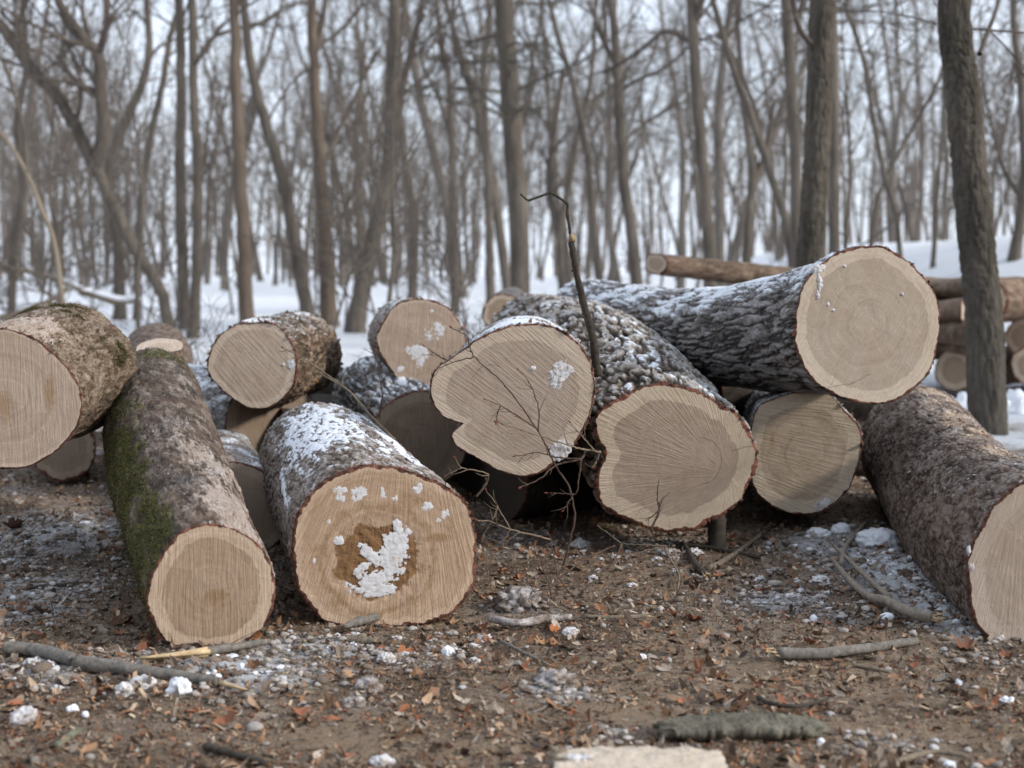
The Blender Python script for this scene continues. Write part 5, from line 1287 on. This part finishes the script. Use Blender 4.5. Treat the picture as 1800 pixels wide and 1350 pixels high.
tag(ll, 'brown leaf fragments littering the ground in front of the logs', 'leaf litter', None, 'stuff')

tm = MB(); n = 4200; x, y = scatter(n, lr)
z = ground_z(x, y)
for i in range(n):
    a = lr.uniform(0, PI); l = lr.uniform(.012, .06) * (1 if lr.random() < .9 else 2.2); r = lr.uniform(.0007, .0022)
    d = np.array([math.cos(a), math.sin(a), lr.normal() * .18]) * l; p = np.array([x[i], y[i], z[i] + .004]); md = p + d * .5 + lr.normal(size=3) * l * .06
    tube(tm, [p, md, p + d], [r, r, r * .5], 3, cap=False, c=np.array([(.16, .11, .075), (.08, .06, .045), (.26, .20, .14), (.20, .11, .06)])[lr.integers(4)] * lr.uniform(.7, 1.2))
to = obj('twig_litter', tm.mesh('twig_litter', M['chip'], True)); tag(to, 'short broken twigs and needles strewn over the ground', 'twig litter', None, 'stuff')

IC = [I2 * (1 + .75 * fbm(I2[:, 0] * 1.1 + q * 3.7, I2[:, 1] * 1.1, I2[:, 2] * 1.1, 3, .7)[:, None]) for q in range(60)]
cm = MB(); n = 52000; x, y = scatter(n, lr); z = ground_z(x, y); sn = ground_snow(x, y); tr_ = ground_track(x, y); nn = fbm(x / .3, y / .3, 51.0, 3)
for i in range(n):
    pr = (1 - .6 * float(tr_[i])) * .03 + .7 * sstep(.16, .55, sn[i] + .25 * nn[i])
    if lr.random() > pr: continue
    s = .0026 + .012 * lr.random() ** 2.8
    if lr.random() < .05: s *= 1.7
    V = (IC[i % 60]) * s * np.array([lr.uniform(.8, 1.4), lr.uniform(.8, 1.3), lr.uniform(.5, .9)])
    u = lr.random()
    c = (np.array((.52, .51, .52)) if sn[i] < .52 else np.array((.76, .78, .82))) * lr.uniform(.7, 1.05) if u < .05 + .55 * max(sn[i] - .32, 0) else (np.array((.40, .36, .33)) * lr.uniform(.5, 1.15) if u < .62 else np.array((.17, .13, .10)) * lr.uniform(.5, 1.4))
    cm.add(V + np.array([x[i], y[i], z[i] + s * .35]), None, F2, c)
co = obj('snow_crumbs', cm.mesh('snow_crumbs', M['crumb'], True)); tag(co, 'grey and white crumbs of frozen snow and soil over the ground', 'snow crumbs', None, 'stuff')

wm = MB(); n = 1300; x, y = scatter(n, lr); z = ground_z(x, y)
for i in range(n):
    l = .003 + .012 * lr.random() ** 2; w_ = l * lr.uniform(.25, .6); t = l * .15; a = lr.uniform(0, 2 * PI); ca, sa = math.cos(a), math.sin(a); tl = lr.normal() * .5
    bx = np.array([(sx * l, sy * w_, sz * t + sx * l * tl * .5) for sx in (-1, 1) for sy in (-1, 1) for sz in (-1, 1)]) * (1 + .15 * lr.normal(size=(8, 3)))
    bx = np.stack([bx[:, 0] * ca - bx[:, 1] * sa, bx[:, 0] * sa + bx[:, 1] * ca, bx[:, 2]], -1) + np.array([x[i], y[i], z[i] + .004 + l * abs(tl) * .3])
    wm.add(bx, [(0, 1, 3, 2), (4, 6, 7, 5), (0, 4, 5, 1), (2, 3, 7, 6), (0, 2, 6, 4), (1, 5, 7, 3)], None, np.array((.40, .31, .215)) * lr.uniform(.4, 1.25))
wo = obj('wood_chips', wm.mesh('wood_chips', M['chip'], False)); tag(wo, 'pale saw chips and bark crumbs scattered on the dirt', 'wood chips', None, 'stuff')

# single snow lumps
def lump(label, px, py, wpx, hpx, mat='snow', seed=0, name='snow_lump', cat='snow lump', group=None, n=.35, freq=1.6):
    n = n * 1.35
    g = G(px, py); k = g[1] / FPX; a, b = wpx / 2 * k, hpx / 2.3 * k
    rg = np.random.default_rng(seed); V = I4 * (1 + n * fbm(I4[:, 0] * freq + seed * 2.3, I4[:, 1] * freq, I4[:, 2] * freq, 4, .55)[:, None] - .7 * n * np.abs(fbm(I4[:, 0] * freq * 1.4 + 9 + seed, I4[:, 1] * freq * 1.4, I4[:, 2] * freq * 1.4, 3))[:, None])
    V[:, 2] = np.where(V[:, 2] < -.4, -.4 + .2 * (V[:, 2] + .4), V[:, 2])
    V = V * np.array([a, a * rg.uniform(.7, 1.0), b * 1.25])
    zg = float(ground_z(np.array([g[0]]), np.array([g[1]]))[0])
    o = obj(name, np_mesh(name, V, None, F4, M[mat], True), None, (g[0], g[1], zg + b * .42)); o.rotation_euler.z = rg.uniform(0, 6)
    o.rotation_euler.z = 0
    tag(o, label, cat, group); return o
lump('largest clean white snow lump, in front of the long grey branch', 316, 1224, 40, 44, 'snow', 1, n=.6)
lump('round white snow lump left of the largest one', 128, 1252, 24, 18, 'snow', 2)
lump('small white snow lump beside the round white one', 150, 1264, 14, 13, 'snow', 3)
lump('two-humped dirty snow lump just left of the largest white one', 218, 1225, 34, 30, 'snow_dirty', 4, n=.5)
lump('broad grey snow lump behind the largest white one', 250, 1208, 46, 28, 'snow_dirty', 5)
lump('bright white snow lump among brown leaves in front of the snow-topped log', 787, 1150, 24, 22, 'snow', 6)
lump('angular white snow lump below the foot of the snow-topped log', 678, 1163, 32, 24, 'snow_dirty', 7, n=.5)
lump('smooth white snow lump on the dirt at mid foreground', 1127, 1152, 22, 11, 'snow', 8, n=.2)
lump('smooth snow lump beside the frosted soil clod', 1003, 1112, 32, 16, 'snow_dirty', 9, n=.25)
lump('upright white snow lump left of the forked branch', 1430, 1093, 14, 18, 'snow', 10, n=.2)
lump('oval white snow lump touching the forked branch', 1560, 1088, 26, 16, 'snow', 11, n=.2)
lump('tall peaked white snow bit on the dirt below the reddish-brown log', 1686, 1203, 14, 16, 'snow', 12, n=.6)
lump('curled white snow piece at the right edge of the foreground', 1772, 1233, 30, 16, 'snow', 13, n=.6)
lump('white snow lump at the bottom right of the foreground', 1670, 1340, 24, 16, 'snow', 14, n=.25)
lump('small white snow lump near the bark slab', 1443, 1307, 14, 14, 'snow', 15, n=.25)
lump('big packed snow heap under the reddish-brown log', 1545, 962, 84, 40, 'snow', 16, n=.3)
lump('rounded snow lump left of the big packed heap', 1478, 942, 34, 26, 'snow', 17, n=.25)
lump('low snow lump at the left end of the packed snow', 1440, 945, 46, 20, 'snow', 18, n=.35)
lump('frosted soil clod with a peaked top right of the snow-topped log', 908, 1068, 78, 62, 'frost', 19, 'soil_clod', 'clod', n=.65, freq=2.2)
lump('round frosted pebble-like lump beside the peaked soil clod', 940, 1060, 24, 20, 'frost', 20, n=.2)
lump('frosted mound in the front middle ground', 975, 1200, 84, 34, 'frost', 21, 'soil_clod', 'clod', n=.6, freq=2.4)
lump('blurred grey snow clod in the lower left corner', 42, 1270, 52, 40, 'snow_dirty', 22, n=.45)
lump('curled grey clod in front of the snow-topped log', 647, 1212, 46, 34, 'frost', 23, 'soil_clod', 'clod', n=.5)
lump('pale elongated clod left of the curled grey one', 622, 1240, 44, 22, 'frost', 24, 'soil_clod', 'clod', n=.5)
lump('blurred white clod at the bottom edge left of centre', 672, 1345, 48, 26, 'snow_dirty', 25, n=.4)
gl = np.random.default_rng(8); spots = []
for (cx, cy, rx, ry, cnt, lab, grp, ms) in [
    (90, 985, 90, 40, 26, 'frosty snow lump in the shade left of the mossy log', 'frosty snow lumps in the shade left of the mossy log', 'frost'),
    (740, 1140, 120, 26, 34, 'small grey snow lump in the heap before the snow-topped log', 'grey snow lumps before the snow-topped log', 'snow_dirty'),
    (1380, 1040, 130, 40, 26, 'small bluish snow lump on the ground before the cream-faced log', 'bluish snow lumps before the cream-faced log', 'snow_dirty'),
    (1120, 985, 130, 40, 22, 'small grey snow lump before the rough-barked log', 'grey snow lumps before the rough-barked log', 'snow_dirty'),
    (90, 1195, 90, 26, 18, 'dirty snow lump around the broken branch at the lower left', 'dirty snow lumps at the lower left', 'snow_dirty')]:
    for i in range(cnt):
        w = gl.uniform(7, 20) if gl.random() < .85 else gl.uniform(20, 32)
        lump(lab, cx + gl.normal() * rx * .6, cy + gl.normal() * ry * .6, w * 1.15, w * gl.uniform(.4, .75), gl.choice([ms, 'frost', 'snow_dirty', 'frost']), 100 + len(spots), group=grp, n=gl.uniform(.6, 1.1), freq=1.7); spots.append(1)
# single dead leaves
def leaf(label, px, py, wpx, c, seed, group=None):
    g = G(px, py); k = g[1] / FPX * wpx / 2; rg = np.random.default_rng(seed)
    na, nr = 44, 6; th = np.arange(na) * 2 * PI / na
    lob = (.62 + .30 * np.abs(np.cos(th * 2.5)) ** .7 + .08 * rg.normal(size=na)) * np.where(np.abs(np.sin(th)) > .4, .8, 1.1)
    r = np.linspace(0, 1, nr)[:, None] * lob; x = r * np.cos(th); y = r * np.sin(th)
    z = rg.uniform(.2, .9) * y**2 + rg.uniform(-.3, .7) * x**2 + .18 * fbm(x * 1.8 + seed, y * 1.8, .5, 3) + .06 * np.abs(np.sin(th * 5)) * r
    V = np.stack([x, y, z], -1).reshape(-1, 3) * k
    a, b = rg.normal(0, .45), rg.uniform(0, 6.28)
    V = np.stack([V[:, 0], V[:, 1] * math.cos(a) - V[:, 2] * math.sin(a), V[:, 1] * math.sin(a) + V[:, 2] * math.cos(a)], -1)
    zg = float(ground_z(np.array([g[0]]), np.array([g[1]]))[0])
    C = np.broadcast_to(np.array(c), (len(V), 3)) * (1 - .3 * (np.abs(np.sin(th * 3)) < .12))[None].repeat(nr, 0).reshape(-1, 1)
    o = obj('dead_leaf', np_mesh('dead_leaf', V, tube_faces(nr, na), None, M['litter'], True, cattrs={'col': C}), None, (g[0], g[1], zg - V[:, 2].min() * .7 + .002)); o.rotation_euler.z = b
    tag(o, label, 'leaf', group)
for i, (lab, px, py, w, c) in enumerate([
    ('orange-brown curled leaf before the frosted soil clod', 972, 1110, 30, (.34, .12, .045)), ('tan crumpled leaf right below the orange-brown curled one', 955, 1130, 36, (.34, .19, .09)),
    ('rust leaf cluster piece among the lumps before the snow-topped log', 712, 1145, 40, (.27, .11, .045)), ('dark red leaf at the foot of the snow-topped log', 845, 1098, 36, (.16, .055, .03)),
    ('pinkish lobed leaf left of the straight speckled stick', 1302, 1110, 34, (.36, .20, .14)), ('dark rust lobed leaf below the rough-barked log', 1218, 1092, 44, (.18, .065, .035)),
    ('orange leaf tip at the broken end of the straight speckled stick', 1352, 1148, 20, (.42, .22, .09)), ('upright tan leaf behind the bark slab', 1325, 1222, 30, (.36, .22, .15)),
    ('rust leaf at the right end of the bark slab', 1436, 1272, 32, (.30, .11, .05)), ('brown leaf left of the mossy log in the shade', 72, 1078, 46, (.14, .085, .05)),
    ('dark brown leaf close to the mossy log\'s left foot', 215, 1100, 60, (.12, .06, .035)), ('rust leaf touching the mossy log\'s right foot', 445, 1122, 40, (.30, .13, .05)),
    ('dark leaf at the left edge of the shaded ground', 25, 930, 40, (.10, .05, .035)), ('yellow-tan wood-coloured leaf on the dirt at mid right', 1270, 1187, 32, (.48, .33, .17)),
    ('brown leaf under the reddish-brown log\'s face', 1695, 1145, 56, (.16, .075, .045)), ('rust leaf near the right edge below the pale face', 1770, 1160, 34, (.22, .09, .05))]):
    leaf(lab, px, py, w, c, 40 + i)
for i in range(150):
    x = gl.uniform(20, 1780); y = gl.uniform(1010, 1330)
    if 240 < x < 850 and y < 1110: y += 110
    leaf('dry brown leaf lying on the littered ground', x, y, gl.uniform(14, 34), PAL[gl.integers(len(PAL))] * gl.uniform(.8, 1.3), 400 + i, 'dry brown leaves on the littered ground')

# snow heaps behind, on the right
for i, (px, py, w, h) in enumerate([(1655,705,60,30),(1700,712,50,36),(1610,706,50,24),(1790,715,60,40),(1770,740,50,30)]):
    g = P(px, py, 12.2); 
    k = 12.2 / FPX; V = I4 * (1 + .4 * fbm(I4[:, 0] * 2 + i, I4[:, 1] * 2, I4[:, 2] * 2, 4)[:, None]) * np.array([w * k * .6, w * k * .6, h * k])
    zg = float(ground_z(np.array([g[0]]), np.array([g[1]]))[0])
    o = obj('snow_heap', np_mesh('snow_heap', V, None, F4, M['snow'], True), None, (g[0], g[1], zg)); tag(o, 'rounded snow heap before the far log stack', 'snow heap', 'snow heaps before the far log stack')

# ------------------------------------------------------------------ sky, sun, camera
SUN_AZ, SUN_EL = math.radians(112), math.radians(28)     # azimuth clockwise from +Y
w = bpy.data.worlds.new('World'); sc.world = w; w.use_nodes = True
t = w.node_tree; bg = t.nodes['Background']
sky = t.nodes.new('ShaderNodeTexSky'); sky.sky_type = 'NISHITA'; sky.sun_disc = False
sky.sun_elevation = SUN_EL; sky.sun_rotation = SUN_AZ; sky.dust_density = 1.5; sky.air_density = 1.0; sky.ozone_density = 1.0
tc = t.nodes.new('ShaderNodeTexCoord'); mp = t.nodes.new('ShaderNodeMapping'); mp.inputs['Scale'].default_value = (1, 1, 2.6); t.links.new(tc.outputs['Generated'], mp.inputs[0])
nz = t.nodes.new('ShaderNodeTexNoise'); nz.inputs['Scale'].default_value = 2.6; nz.inputs['Detail'].default_value = 6; t.links.new(mp.outputs[0], nz.inputs['Vector'])
cr = t.nodes.new('ShaderNodeValToRGB'); cr.color_ramp.elements[0].position = .36; cr.color_ramp.elements[0].color = (.62, .62, .62, 1); cr.color_ramp.elements[1].position = .66; cr.color_ramp.elements[1].color = (.98, .98, .98, 1)
t.links.new(nz.outputs['Fac'], cr.inputs[0])
mx = t.nodes.new('ShaderNodeMix'); mx.data_type = 'RGBA'; t.links.new(cr.outputs[0], mx.inputs[0]); t.links.new(sky.outputs[0], mx.inputs[6]); mx.inputs[7].default_value = (10.4, 11.5, 13.2, 1)
t.links.new(mx.outputs[2], bg.inputs['Color']); bg.inputs['Strength'].default_value = .117

sl = bpy.data.lights.new('sun', 'SUN'); sl.energy = 3.9; sl.angle = math.radians(7); sl.color = (1, .94, .86)
so = bpy.data.objects.new('sun', sl); link(so)
dirv = Vector((math.sin(SUN_AZ) * math.cos(SUN_EL), math.cos(SUN_AZ) * math.cos(SUN_EL), math.sin(SUN_EL)))
so.rotation_euler = dirv.to_track_quat('Z', 'Y').to_euler(); so.location = dirv * 30

cd = bpy.data.cameras.new('camera'); cd.sensor_width = 36; cd.lens = 50; cd.clip_end = 1500; cd.clip_start = .05
cd.dof.use_dof = True; cd.dof.focus_distance = 5.5; cd.dof.aperture_fstop = 2.1
co_ = bpy.data.objects.new('camera', cd); link(co_); co_.location = CAM; co_.rotation_euler = (PI / 2 - PITCH, 0, 0)
sc.camera = co_
sc.view_settings.view_transform = 'Standard'; sc.view_settings.look = 'None'; sc.view_settings.exposure = -.08; sc.view_settings.gamma = 1
sc.cycles.use_denoising = True
sc.cycles.max_bounces = 6; sc.cycles.diffuse_bounces = 3; sc.cycles.glossy_bounces = 2; sc.cycles.sample_clamp_indirect = 6
